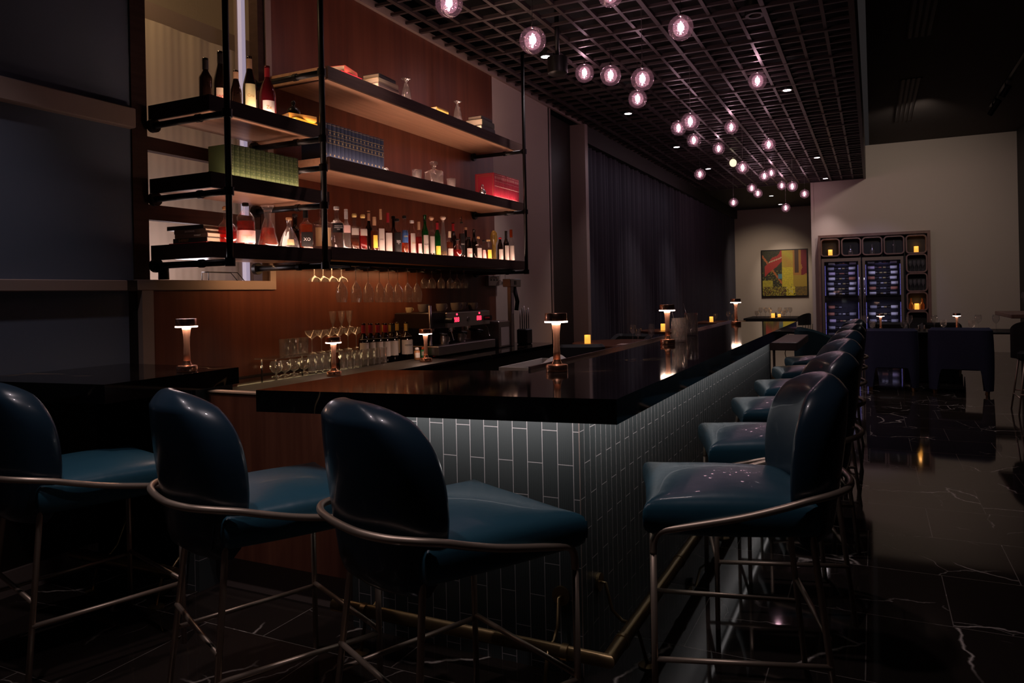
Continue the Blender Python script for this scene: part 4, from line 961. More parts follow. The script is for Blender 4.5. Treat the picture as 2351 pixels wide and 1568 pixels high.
# ---------------------------------------------------------------- back-bar glassware
ZC = 0.89
def on_counter(px, x): return (x, P(px, 850, x=x).y, ZC)
gk = 0
for px in (634, 654, 675, 698):
    x, y, z = on_counter(px, -3.62)
    stem((x, y, z), [(0.03, 0), (0.029, 0.003), (0.006, 0.008), (0.006, 0.02), (0.03, 0.035), (0.042, 0.06), (0.038, 0.09), (0.032, 0.105)], 'small round snifter at the left end of the back bar, %s from the left' % ORD[gk], 'snifters on the back bar', 'snifter_glass'); gk += 1
gk = 0
for px in (717, 733, 749):
    tumbler(on_counter(px, -3.52), 'tall straight tumbler in the front row left of the lamp, %s from the left' % ORD[gk], 0.034, 0.13, 'tall tumblers on the back bar', clear); gk += 1
gk = 0
for px in (790, 806, 822, 838, 853, 866, 880):
    tumbler(on_counter(px, -3.45), 'tall straight tumbler in the front row right of the lamp, %s from the left' % ORD[gk], 0.032, 0.13, 'tall tumblers right of the back-bar lamp', clear); gk += 1
# low riser shelf behind carrying more glasses
t = thing('glass_riser', 'low glass-topped riser carrying glasses on the back bar', 'riser', (0, 0, 0))
MB().box(-3.79, -3.62, 3.75, 4.66, 1.005, 1.012).obj('glass_shelf', clear, t)
for y in (3.8, 4.2, 4.62):
    for xx in (-3.77, -3.64): MB().lathe([(0.006, ZC), (0.006, 1.005)], 10, (xx, y, 0)).obj('leg', chrome, t, True)
gk = 0
for px in (652, 666, 681, 697):
    x = -3.70; tumbler((x, P(px, 780, x=x).y, 1.012), 'ribbed tumbler on the riser at the left, %s from the left' % ORD[gk], 0.036, 0.12, 'ribbed tumblers on the riser', clear); gk += 1
gk = 0
for px in (716, 738, 758, 778, 799, 818):
    x = -3.70; stem((x, P(px, 780, x=x).y, 1.012), coupe_prof(0.055, 0.165, False), 'stemmed coupe on the riser, %s from the left' % ORD[gk], 'coupes on the riser', 'coupe_glass'); gk += 1
gk = 0
for px in (765, 785, 803):
    x = -3.74; stem((x, P(px, 780, x=x).y, 1.18), [(0.03, 0), (0.028, 0.003), (0.007, 0.008), (0.008, 0.03), (0.02, 0.06), (0.027, 0.12), (0.03, 0.13)], 'small flared liqueur glass stacked on top of the coupes, %s from the left' % ORD[gk], 'liqueur glasses above the coupes', 'liqueur_glass'); gk += 1
# wine bottles standing on the counter behind
caps = [redc, redc, mat('gold_capsule', (0.7, 0.48, 0.12), 0.35, 0.4), redc, mat('gold_capsule', (0.7, 0.48, 0.12), 0.35, 0.4), redc, MATS['gold_capsule'], bl, MATS['gold_capsule'], MATS['gold_capsule']]
cn = ['red', 'red', 'gold', 'red', 'gold', 'red', 'gold', 'black', 'gold', 'gold']
for i, (px, xw) in enumerate(((834, -3.555), (850, -3.555), (866, -3.68), (867, -3.555), (881, -3.68), (884, -3.555), (896, -3.68), (902, -3.555), (911, -3.68), (932, -3.52))):
    t = bottle(px, 742 if px < 905 else 739, 23 if px < 905 else 29, ZC, 'dark wine bottle with %s capsule on the back bar, %s from the left' % (cn[i], ORD[i]), 'wine', dark_g, None,
           label=(0.14, 0.62, 1.1, paper), cap=caps[i], capk='long', xpl=xw, txt='MERRY' if i == 9 else None, txtm=black_pl)
    t['group'] = 'wine bottles on the back bar'; t.name = 'wine_bottle'
# condiment jars
for px, r_, h, m_, cp, lab, xx in ((958, 0.024, 0.10, mat('brown_jar', (0.32, 0.14, 0.05), 0.4), whc, 'brown plastic bottle with a white cap left of the back lamp', -3.33),
    (972, 0.02, 0.085, mat('green_tin', (0.05, 0.3, 0.12), 0.4), mat('orange_lid', (0.8, 0.12, 0.03), 0.4), 'small green bottle with an orange-red lid behind the back lamp', -3.42),
    (986, 0.02, 0.085, MATS['green_tin'], MATS['orange_lid'], 'small green bottle with an orange-red lid right of the back lamp', -3.42),
    (998, 0.016, 0.075, mat('red_bitters', (0.35, 0.03, 0.03), 0.4), cream, 'little red bitters bottle with a round cream top, first of three', -3.36),
    (1010, 0.016, 0.075, MATS['red_bitters'], cream, 'little red bitters bottle with a round cream top, second of three', -3.36),
    (1022, 0.016, 0.075, MATS['red_bitters'], cream, 'little red bitters bottle with a round cream top, third of three', -3.36)):
    t = thing('small_bottle', lab, 'bottle', (xx, P(px, 835, x=xx).y, 0.897), FACE, 'small bottles by the coffee machine')
    MB().lathe([(r_*0.9, 0), (r_, 0.004), (r_, h*0.72), (r_*0.55, h*0.8)], 18).obj('body', m_, t, True)
    MB().lathe([(r_*0.6, h*0.78), (r_*0.72, h*0.82), (r_*0.72, h*0.95), (r_*0.4, h), (0, h)], 14).obj('lid', cp, t, True)
    MB().lathe([(r_+0.0008, h*0.2), (r_+0.0008, h*0.6)], 10, a0=-PI/2-1, a1=-PI/2+1, caps=False).obj('label', paper, t, True)
# espresso machine
t = thing('espresso_machine', 'steel espresso machine with red 888 displays and cups on top', 'coffee machine', (0, 0, 0))
y0, y1 = 5.38, 6.38; xf = -3.32
MB().bbox(-3.78, xf-0.06, y0, y1, 1.13, 1.27, 0.01).obj('head', mat('dark_steel', (0.10, 0.085, 0.085), 0.28, 0.9), t)
MB().bbox(-3.78, xf-0.35, y0, y1, 0.93, 1.14, 0.01).obj('back_body', MATS['dark_steel'], t)
MB().bbox(xf-0.06, xf-0.035, y0+0.20, y1, 1.13, 1.262, 0.004).obj('front_panel', mat('champagne_panel', (0.50, 0.42, 0.36), 0.32, 0.7), t)
MB().bbox(-3.76, xf+0.02, y0-0.04, y1, 0.905, 0.985, 0.005).obj('drip_tray', steel, t)
for y in (y0+0.02, y1-0.06): MB().box(-3.7, -3.64, y, y+0.05, 0.89, 0.91).obj('foot', black_pl, t)
MB().tube([(xf-0.08, y0-0.01, 0.99), (xf-0.08, y0-0.01, 1.33)], 0.014, 10).obj('corner_post', steel, t, True)
for yc in (5.74, 6.16):
    text('888', 0.062, led_red, t, (xf-0.0345, yc, 1.195), (PI/2, 0, PI/2), 'digital_display', 0.0006)
    b_ = MB(); b_.box(xf-0.035, xf-0.034, yc-0.006, yc+0.018, 1.236, 1.252); b_.obj('indicator', led_red, t)
MB().tube([(xf-0.036, 5.95, 1.195), (xf-0.028, 5.95, 1.195)], 0.022, 20).obj('dial', steel, t, 'auto')
for yc in (5.56, 6.27):
    MB().tube([(xf-0.04, yc, 1.195), (xf+0.035, yc, 1.195)], 0.024, 12).obj('steam_knob', black_pl, t, 'auto')
for yc in (5.5, 5.85, 6.15):
    g_ = MB(); g_.tube([(xf-0.16, yc, 1.13), (xf-0.16, yc, 1.085)], 0.034, 18); g_.obj('group_head', chrome, t, 'auto')
    g_ = MB(); g_.tube([(xf-0.13, yc, 1.09), (xf+0.02, yc-0.03, 1.075)], 0.013, 10); g_.obj('portafilter', black_pl, t, True)
for yc in (5.62, 6.30): MB().tube([(xf-0.06, yc, 1.13), (xf-0.02, yc, 1.10), (xf-0.01, yc+0.02, 1.02)], 0.005, 8).obj('steam_wand', chrome, t, True)
for i, yc in enumerate((5.62, 5.92)):
    j = thing('milk_jug', 'steel milk jug on the drip tray, %s one' % ('left' if i == 0 else 'right'), 'jug', (xf-0.10, yc, 0.985), 0, 'milk jugs on the coffee machine')
    MB().lathe([(0.042, 0), (0.044, 0.003), (0.044, 0.05), (0.036, 0.075), (0.038, 0.085)], 22, caps=False).obj('body', steel, j, True)
    MB().tube([(0.04, -0.005, 0.02), (0.065, -0.01, 0.03), (0.065, -0.01, 0.06), (0.04, -0.005, 0.07)], 0.004, 8).obj('handle', steel, j, True)
cupm = mat('stoneware', (0.30, 0.25, 0.22), 0.4)
for i, (yc, s_, xx, m_) in enumerate(((5.16, 0.8, -3.66, mat('cream_cup', (0.75, 0.6, 0.35), 0.4)), (5.5, 1.25, -3.55, cupm), (5.72, 1.25, -3.5, cupm), (5.98, 1.3, -3.5, cupm), (6.16, 1.3, -3.55, cupm), (6.3, 1.2, -3.5, cupm))):
    if i == 0: yc = 5.44
    c = thing('coffee_cup', 'cream cup on top of the coffee machine at the left' if i == 0 else 'large stoneware coffee cup on top of the machine, %s from the left' % ORD[i], 'cup', (xx, yc, 1.27), 0, 'cups on the coffee machine'); c.scale = (s_,)*3
    MB().lathe([(0.024, 0), (0.03, 0.004), (0.038, 0.03), (0.040, 0.058), (0.037, 0.058), (0.034, 0.02), (0, 0.008)], 22).obj('bowl', m_, c, 'auto')
    MB().tube([(0.01, 0.036, 0.048), (0.012, 0.062, 0.046), (0.012, 0.066, 0.03), (0.01, 0.05, 0.016), (0.008, 0.034, 0.016)], 0.004, 8).obj('handle', m_, c, True)
# tall steel dispenser column
t = thing('steel_dispenser', 'tall stainless dispenser cabinet with a slim column and switch box on the back bar', 'dispenser', (-3.42, 6.62, ZC))
MB().bbox(-0.2, 0.12, -0.16, 0.16, 0, 0.26, 0.006).obj('cabinet', steel, t); MB().bbox(0.09, 0.13, 0.10, 0.17, 0, 0.62, 0.003).obj('column', steel, t)
MB().bbox(0.06, 0.15, 0.06, 0.30, 0.60, 0.68, 0.004).obj('switch_box', steel, t); MB().box(0.1505, 0.152, 0.14, 0.19, 0.62, 0.66).obj('rocker_switch', black_pl, t)
MB().box(0.131, 0.1325, 0.115, 0.155, 0.33, 0.54).obj('gauge_plate', wht, t); MB().tube([(0.12, 0.2, 0.6), (0.15, 0.21, 0.45), (0.14, 0.2, 0.36)], 0.022, 10).obj('spout', black_pl, t, True)
MB().box(0.121, 0.123, -0.12, 0.06, 0.02, 0.2).obj('paper_notice', paper, t)
t = thing('knife_block', 'black tool holder with upright bar tools right of the dispenser', 'tool holder', (-3.3, 7.05, ZC))
MB().bbox(-0.06, 0.06, -0.07, 0.07, 0, 0.16, 0.01).obj('block', black_pl, t)
for k in range(5): MB().tube([(-0.03+0.015*k, -0.04+0.02*k, 0.16), (-0.03+0.015*k, -0.04+0.02*k, 0.36+0.02*(k % 3))], 0.006, 8).obj('handle', black_pl if k % 2 else steel, t, True)
t = thing('wall_outlet_box', 'small steel outlet box on the wall below the right end of the shelf', 'outlet', (WX, P(1128, 645, x=WX).y, P(1128, 645, x=WX).z))
MB().bbox(0, 0.04, -0.14, 0.12, -0.055, 0.06, 0.004).obj('box', steel, t)
for k in range(3): MB().box(0.0405, 0.042, -0.10+0.07*k, -0.06+0.07*k, 0.0, 0.02).obj('slot', black_pl, t)
# things on the near work shelf behind the bar top
t = thing('garnish_tray', 'clear plastic garnish tray with a white cloth behind the bar', 'tray', (-1.72, 3.9, 0.98))
MB().box(-0.12, 0.12, -0.28, 0.28, 0, 0.004).obj('base', crystal, t)
f = MB(); f.box(-0.13, -0.12, -0.28, 0.28, 0, 0.035); f.box(0.12, 0.13, -0.28, 0.28, 0, 0.035); f.box(-0.13, 0.13, -0.29, -0.28, 0, 0.035); f.box(-0.13, 0.13, 0.28, 0.29, 0, 0.035); f.obj('rim', whc, t)
MB().box(-0.2, 0.2, -0.35, 0.35, -0.14, -0.001).obj('ledge', steel, t)
o = MB().grid(lambda u, v: (-1.80+u*0.2, 4.02+v*0.16, 0.99+0.05*math.sin(u*PI)*math.sin(v*PI)+0.008*math.sin(u*14)*math.cos(v*11)), 16, 12).obj('bar_cloth', whc, None, True); tag(o, 'crumpled white cloth lying in the garnish tray', 'cloth')
# ================================================================== BAR-TOP ODDS
for px, py, h, r_, lab in ((1553, 786, 0.165, 0.05, 'cut-crystal mixing glass partly behind the copper lamp on the bar'), (1581, 771, 0.175, 0.05, 'cut-crystal mixing glass standing clear on the inner edge of the bar')):
    q = P(px, py, z=1.067); t = thing('mixing_glass', lab, 'glass', (q.x+0.02, q.y, 1.067), 0, 'cut-crystal mixing glasses on the bar')
    MB().lathe([(r_*0.95, 0.0), (r_, 0.008), (r_, h), (r_*0.93, h), (r_*0.90, 0.02), (0, 0.018)], 26).obj('cup', bump(glass('cut_crystal_facets', (0.75, 0.7, 0.7), 0.16, 0.8, 0.2), 45, 0.6, 0.01) if False else crystal, t, 'auto')
    d = MB()
    for k in range(14):
        for sg in (-1, 1):
            a = 2*PI*k/14; d.tube([((r_+0.0005)*math.cos(a+sg*0.9*v), (r_+0.0005)*math.sin(a+sg*0.9*v), 0.012+(h-0.03)*v) for v in (0, .25, .5, .75, 1)], 0.0011, 4, caps=False)
    d.obj('cut_pattern', crystal, t)
    if r_: MB().tube([(0.0, 0.01, 0.02), (-0.06, 0.02, h+0.075)], 0.002, 6).obj('bar_spoon', steel, t, True)

# ================================================================== FAR WALL: wine cabinets in a cubby surround
YW = 18.45
cab_wood = wood('cabinet_brown_wood', (0.17, 0.09, 0.065), (0.24, 0.13, 0.10), 0.5, 4, (3, 3, 1))
t = thing('cubby_surround', 'brown wood wall unit with rounded square cubbies framing the wine cabinets', 'shelf unit', (0, 0, 0))
xa, xb, zt = -1.11, 1.13, 2.62
fz = MB(); fz.box(xa, xb, YW-0.16, YW-0.001, zt-0.06, zt); fz.box(xa, xa+0.05, YW-0.16, YW-0.001, 0, zt-0.06); fz.box(xb-0.06, xb, YW-0.16, YW-0.001, 0, zt-0.06)
fz.obj('outer_frame', cab_wood, t)
MB().box(xa+0.05, xb-0.06, YW-0.02, YW-0.002, 0, zt-0.06).obj('dark_backing', blackp, t)
cub = [(-0.86, 2.335), (-0.425, 2.335), (0.0, 2.335), (0.43, 2.335), (0.86, 2.335), (0.86, 1.92), (0.86, 1.505), (0.86, 1.09), (0.86, 0.675)]
for cx_, cz_ in cub:
    a, rr, r2 = 0.205, 0.08, 0.02
    def rs(ins, y):
        out = []; h = a-ins; r0 = max(0.02, rr-ins)
        for (sx, sz, st) in ((1, 1, 0), (-1, 1, 90), (-1, -1, 180), (1, -1, 270)):
            for k in range(6):
                an = R(st+18*k); out.append((cx_+sx*(h-r0)+r0*math.cos(an), y, cz_+sz*(h-r0)+r0*math.sin(an)))
        return out
    rings = [rs(0, YW-0.16), rs(0.028, YW-0.16), rs(0.028, YW-0.03), rs(0, YW-0.03)]
    mb = MB(); n = 24; vs = sum(rings, []); fs = []
    for j in range(4):
        for i in range(n): fs.append((j*n+i, j*n+(i+1) % n, ((j+1) % 4)*n+(i+1) % n, ((j+1) % 4)*n+i))
    mb.add(vs, fs); mb.obj('rounded_cubby', cab_wood, t, 'auto')
# candles in three cubbies
def candle(loc, lab, h=0.13, r_=0.045, grp='glowing candles'):
    c = thing('candle_holder', lab, 'candle', loc, 0, grp)
    MB().lathe([(r_, 0), (r_, h)], 16).obj('candle_glass', candle_m, c, True)
    MB().lathe([(r_*0.3, h*0.35), (r_*0.5, h*0.45), (0.001, h*0.7)], 10).obj('flame', mat('flame_core', (1, .8, .4), .5, emit=(1, 0.7, 0.25), es=4), c, True)
    lamp('POINT', (loc[0], loc[1]-0.06, loc[2]+h+0.05), 0.3, (1, 0.45, 0.12), 0.03, name='candle_light')
    return c
candle((-0.86, YW-0.10, 2.158), 'glowing orange candle in the top left cubby'); candle((0.86, YW-0.10, 2.158), 'glowing orange candle in the top right cubby'); candle((0.85, YW-0.10, 0.913), 'glowing orange candle in the second lowest cubby of the right column')
def vessel(prof, loc, lab, name, m_=crystal, grp=None):
    return stem(loc, prof, lab, grp, name, m_)
for i, (x, z) in enumerate(((-0.44, 2.158), (0.0, 2.158))):
    vessel([(0.04, 0), (0.058, 0.03), (0.05, 0.08), (0.02, 0.13), (0.018, 0.2), (0.028, 0.22)], (x, YW-0.1, z), 'glass decanter in the %s cubby of the top row' % ('second' if i == 0 else 'third'), 'decanter')
vessel([(0.03, 0), (0.03, 0.01), (0.03, 0.18), (0.014, 0.24), (0.014, 0.29)], (0.43, YW-0.1, 2.158), 'slim clear bottle in the fourth cubby of the top row', 'clear_bottle')
k = 0
for zc in (1.743, 1.328):
    for i in range(4):
        vessel(wine_prof(0.036, 0.24), (0.74+0.08*i, YW-0.1, zc), 'wine glass in the %s cubby of the right column, %s from the left' % ('upper glass' if zc > 1.5 else 'lower glass', ORD[i]), 'wine_glass', clear, 'wine glasses in the wall cubbies'); k += 1
for i, x in enumerate((0.745, 0.95)):
    vessel([(0.04, 0), (0.05, 0.02), (0.05, 0.10), (0.02, 0.16), (0.015, 0.25)], (x, YW-0.09, 0.913), 'amber-lit decanter %s the lowest candle' % ('left of' if i == 0 else 'right of'), 'decanter', glass('amber_glass', (0.8, 0.45, 0.15), 0.1, 0.5, 0.2, (1, 0.5, 0.15)))
# wine cabinets
frame_m = mat('bronze_cabinet_frame', (0.26, 0.2, 0.15), 0.35, 0.6)
lbls = [mat('vivid_white_label', (0.85, 0.83, 0.85), 0.6), mat('lavender_label', (0.6, 0.5, 0.65), 0.6), mat('grey_label', (0.4, 0.4, 0.45), 0.6), mat('gold_label', (0.6, 0.48, 0.2), 0.5), mat('rust_label', (0.5, 0.2, 0.12), 0.6)]
def wine_cab(x0, x1, lab, side):
    t = thing('wine_cabinet', lab, 'wine fridge', (0, 0, 0), 0, 'wine cabinets in the far wall')
    yf = YW-0.14; z0, z1 = 0.05, 2.085
    f = MB(); f.box(x0, x0+0.055, yf-0.03, yf, z0, z1); f.box(x1-0.055, x1, yf-0.03, yf, z0, z1); f.box(x0+0.055, x1-0.055, yf-0.03, yf, z1-0.075, z1); f.box(x0+0.055, x1-0.055, yf-0.03, yf, z0, z0+0.1); f.obj('door_frame', frame_m, t)
    MB().box(x0+0.055, x1-0.055, yf-0.018, yf-0.012, z0+0.1, z1-0.075).obj('glass_door', pane_g, t)
    hx = x1-0.035 if side > 0 else x0+0.035
    MB().tube([(hx, yf-0.07, 0.5), (hx, yf-0.07, 1.65)], 0.012, 12).obj('handle', chrome, t, True)
    MB().box(x0+0.02, x1-0.02, YW-0.03, YW-0.022, z0, z1).obj('back_panel', mat('cabinet_interior', (0.02, 0.018, 0.035), 0.5), t)
    for xx in (x0+0.062, x1-0.066):
        for (za, zb_) in ((1.24, 1.93), (0.3, 1.08)):
            MB().box(xx, xx+0.008, YW-0.045, YW-0.035, za, zb_).obj('led_strip', led_blue, t)
    MB().box(x0+0.057, x1-0.057, yf, YW-0.03, 1.13, 1.19).obj('divider', blackp, t)
    for z in [0.32+0.155*k for k in range(5)]+[1.24+0.115*k for k in range(7)]:
        MB().box(x0+0.06, x1-0.06, yf+0.002, YW-0.04, z-0.006, z-0.001).obj('rack', MATS['cabinet_interior'], t)
    lamp('AREA', ((x0+x1)/2, yf+0.05, 1.95), 0.35, (0.5, 0.45, 1.0), 0.3, name='cabinet_light')
    lamp('AREA', ((x0+x1)/2, yf-0.01, 1.58), 0.5, (0.72, 0.68, 1.0), 0.5, rot=(R(90), 0, 0), sy=0.6, name='cabinet_light')
    lamp('AREA', ((x0+x1)/2, yf-0.01, 0.75), 0.5, (0.72, 0.68, 1.0), 0.5, rot=(R(90), 0, 0), sy=0.6, name='cabinet_light')
    return t
wine_cab(-1.045, -0.235, 'left glass-fronted wine cabinet lit violet-blue in the far wall', 1)
wine_cab(-0.205, 0.605, 'right glass-fronted wine cabinet lit violet-blue in the far wall', -1)
rnd = random.Random(3)
wb0 = None; cnt = 0
def make_wb():
    t = thing('lying_wine_bottle', 'x', 'bottle')
    MB().lathe([(0.02, 0), (0.036, 0.004), (0.037, 0.19), (0.03, 0.215), (0.014, 0.24), (0.013, 0.3)], 14, ax='x').obj('bottle_glass', dark_g, t, True)
    MB().lathe([(0.0378, 0.025), (0.0378, 0.16)], 14, ax='x', caps=False).obj('label', lbls[0], t, True)
    MB().lathe([(0.0145, 0.245), (0.015, 0.302), (0.0, 0.303)], 10, ax='x').obj('capsule', lbls[3], t, True)
    return t
lm_cache = {}
for ci, (x0, nm) in enumerate(((-0.975, 'left'), (-0.135, 'right'))):
    for row, z in enumerate([0.32+0.155*k for k in range(5)]+[1.24+0.115*k for k in range(7)]):
        for half in (0, 1):
            if row == 4 and ci == 0 and half: continue
            if wb0 is None: wb0 = make_wb(); r = wb0
            else: r = dup(wb0)
            fl_ = half
            r.location = ((x0+0.02+rnd.uniform(-0.01, 0.03)) if not half else (x0+0.665-rnd.uniform(0.0, 0.03)), YW-0.085, z+0.038)
            r.rotation_euler = (0, 0, PI if half else 0)
            s_ = rnd.choice((0, 0, 0, 1, 2, 4))
            hf = 'left' if not half else 'right'
            r['label'] = '%s wine bottle on rack %s from the bottom of the %s wine cabinet' % (hf, ['one', 'two', 'three', 'four', 'five', 'six', 'seven', 'eight', 'nine', 'ten', 'eleven', 'twelve', 'thirteen'][row], nm)
            r['group'] = 'bottles lying in the wine cabinets'
            for ch in r.children:
                key = (ch.name.split('.')[0], s_)
                if key[0] in ('label', 'capsule'):
                    if key not in lm_cache: d_ = ch.data.copy(); d_.materials[0] = lbls[s_] if key[0] == 'label' else lbls[(s_+3) % 5]; lm_cache[key] = d_
                    ch.data = lm_cache[key]
# ================================================================== PAINTING
t = thing('abstract_painting', 'square abstract painting in yellow, red and black hanging on the far picture wall', 'painting', (-2.39, 23.70, 1.90))
MB().box(-0.66, 0.66, -0.06, -0.001, -0.71, 0.71).obj('frame', black_pl, t)
n = 56; cv = MB()
for j in range(n):
    for i in range(n):
        x0, x1 = -0.63+1.26*i/n, -0.63+1.26*(i+1)/n; z0, z1 = -0.68+1.36*j/n, -0.68+1.36*(j+1)/n
        cv.add([(x0, 0, z0), (x1, 0, z0), (x1, 0, z1), (x0, 0, z1)], [(0, 1, 2, 3)])
me = bpy.data.meshes.new('canvas'); me.from_pydata(cv.v, [], cv.f)
ca = me.color_attributes.new('col', 'FLOAT_COLOR', 'CORNER')
rp = random.Random(11)
def pc(u, v):
    nn = rp.random(); q = 0.5+0.5*math.sin(u*13+3*math.sin(v*7)); y_ = (0.62+0.25*nn, 0.5+0.18*nn, 0.05)
    if v < 0.2:
        if u > 0.75: c = (0.12+0.2*nn, 0.09+0.1*nn, 0.04)
        elif 0.53 < u < 0.74: c = y_ if nn > 0.15 else ((0.02, 0.02, 0.01) if nn > .07 else (0.8, 0.75, 0.6))
        else: c = [(0.28, 0.22, 0.04), (0.05, 0.045, 0.02), (0.45, 0.38, 0.05), (0.16, 0.07, 0.03)][int(nn*3.99)]
    elif v < 0.34 and u < 0.24: c = (0.4+0.2*nn, 0.34+0.15*nn, 0.05)
    elif 0.45 < u < 0.7: c = y_ if v < 0.62 else (0.55+0.1*nn, 0.36+0.12*q, 0.06)
    elif u >= 0.7:
        c = (0.5, 0.22, 0.05) if v > 0.45 else (0.5, 0.33, 0.05)
        if 0.74 < u < 0.82 and v > 0.5: c = (0.10, 0.05, 0.03)
        if u > 0.87 and v > 0.4+0.3*q: c = (0.24, 0.02, 0.03)
    else:
        c = (0.035+0.04*nn, 0.035+0.03*nn, 0.025)
        d1 = abs((v-0.72)-(u-0.25)*0.8); d2 = abs((v-0.5)+(u-0.28)*1.4)
        if d1 < 0.09+0.05*q and 0.05 < u < 0.47: c = (0.5, 0.05, 0.04)
        elif d2 < 0.035: c = (0.55, 0.16, 0.05)
        elif nn > 0.8 and v < 0.55: c = (0.3, 0.25, 0.04)
        if 0.36 < u < 0.44 and 0.38 < v < 0.48: c = (0.1, 0.28, 0.34)
        if abs(v-0.76-(u-0.2)*0.35) < 0.012 and u > 0.15: c = (0.7, 0.5, 0.3)
    return tuple(0.8*q_ for q_ in c)
for pi_, pl_ in enumerate(me.polygons):
    i, j = pi_ % n, pi_//n; c = pc((i+0.5)/n, (j+0.5)/n)
    for li in pl_.loop_indices: ca.data[li].color = (*c, 1)
pm = mat('painted_canvas', (1, 1, 1), 0.55); nt, lk, b = nodes(pm); an = nt.new('ShaderNodeAttribute'); an.attribute_name = 'col'; lk.new(an.outputs['Color'], b.inputs['Base Color'])
me.materials.append(pm); o = bpy.data.objects.new('canvas', me); C.objects.link(o); o.parent = t; o.location = (0, -0.0605, 0)
bk = MB(); bk.box(-0.63, 0.63, -0.0603, -0.06, -0.68, 0.68); bk.obj('stretcher_board', black_pl, t)
aim(lamp('SPOT', (-2.3, 21.6, 3.75), 60, (1, 0.85, 0.7), 0.04, spot=40, blend=0.6, name='picture_light'), (-2.4, 23.65, 1.9))

# ================================================================== DINING FURNITURE
def tub(m_, W_=0.64, H=0.84, D_=0.6, legm=brass):
    """barrel-back dining chair seen from behind: wrapped back and arms with an arch cut out below"""
    t = thing('tub_chair', 'x', 'chair')
    hw = W_/2; r_ = 0.11; path = []
    path += [(-hw, D_/2-0.02-(D_-0.04-r_)*k/6) for k in range(6)]
    path += [(-hw+r_-r_*math.cos(R(90*k/6)), -D_/2+r_-r_*math.sin(R(90*k/6))) for k in range(7)]
    path += [(-hw+r_+(W_-2*r_)*k/24, -D_/2) for k in range(1, 24)]
    path += [(hw-r_+r_*math.sin(R(90*k/6)), -D_/2+r_-r_*math.cos(R(90*k/6))) for k in range(7)]
    path += [(hw, -D_/2+r_+(D_-0.04-r_)*k/6) for k in range(1, 7)]
    n = len(path); outer = path; th = 0.075
    nr = []
    for i in range(n):
        a = Vector((*path[max(i-1, 0)], 0)); b = Vector((*path[min(i+1, n-1)], 0)); d = (b-a).normalized(); nr.append((-d.y, d.x))
    def ztop(i):
        x, y = path[i]; f = max(0, (y+D_/2-0.12)/(D_-0.12)); return H-0.20*f**1.3
    def zbot(i):
        x, y = path[i]
        if y < -D_/2+0.09: 
            k = min(1, (1-abs(x)/(hw*0.74))*4.5) if abs(x) < hw*0.74 else 0
            return 0.05+0.27*math.sin(max(0, k)*PI/2)
        return 0.05 if (y < -D_/2+0.2 or y > D_/2-0.14) else 0.05+0.2*math.sin(PI*(y+D_/2-0.2)/(D_-0.34))
    def f(u, v):
        i = round(u*(n-1)); x, y = outer[i]; nx, ny = nr[i]
        zt_, zb_ = ztop(i), zbot(i); k = v*12
        # profile loop: outer up, over the rounded top, inner down
        if k <= 5: z = zb_+(zt_-0.035-zb_)*k/5; o_ = 0
        elif k <= 7: a_ = (k-5)/2*PI; z = zt_-0.035+0.035*math.sin(a_); o_ = th/2-th/2*math.cos(a_)
        else: z = zt_-0.035-(zt_-0.035-zb_)*(k-7)/5; o_ = th
        bul = 0.012*math.sin(PI*min(1, max(0, (z-zb_)/(zt_-zb_))))
        return (x+nx*(o_)-nx*bul*(1 if o_ < th/2 else -1), y+ny*(o_)-ny*bul*(1 if o_ < th/2 else -1), z)
    mb = MB(); mb.grid(f, n-1, 12); mb.obj('wrap_back', m_, t, 'auto')
    MB().bbox(-hw+th, hw-th, -D_/2+th, D_/2, 0.30, 0.46, 0.03).obj('seat', m_, t, 'auto')
    for sx in (-1, 1):
        for sy in (-1, 1):
            MB().lathe([(0.018, 0.0), (0.024, 0.06)], 4, (sx*(hw-0.06), sy*(D_/2-0.07), 0)).obj('leg', legm, t)
    return t
t1 = tub(velvet, 0.64, 0.85, 0.6, mat('oak_leg', (0.4, 0.22, 0.1), 0.5)); t1.location = (0.21, 11.55, 0); t1['label'] = 'navy velvet tub chair seen from behind, left of the pair at the far table'
t1['group'] = 'navy velvet tub chairs'
dup(t1, (1.03, 11.45, 0), R(-6), 'navy velvet tub chair seen from behind, right of the pair at the far table', 'navy velvet tub chairs', (1.13, 1, 1.02))
tc = tub(black_soft, 0.6, 0.80, 0.55); tc.location = (0.25, 14.2, 0); tc.rotation_euler = (0, 0, PI); tc['label'] = 'black chair behind the left half of the far table'; tc['group'] = 'black chairs around the dining tables'
dup(tc, (1.0, 14.1, 0), PI, 'black chair behind the right half of the far table', 'black chairs around the dining tables')
dup(tc, (-3.25, 8.55, 0), R(20), 'black chair at the near side of the first curtain-side table', 'black chairs around the dining tables')
dup(tc, (-3.2, 10.35, 0), R(170), 'black chair at the far side of the first curtain-side table', 'black chairs around the dining tables')
dup(tc, (-2.6, 13.2, 0), R(100), 'black chair beside the second curtain-side table', 'black chairs around the dining tables')
tg = tub(velvet_teal, 0.58, 0.80, 0.6); tg.location = (-0.80, 12.5, 0); tg.rotation_euler = (0, 0, R(-75)); tg['label'] = 'dark teal tub chair beyond the end of the bar stools'
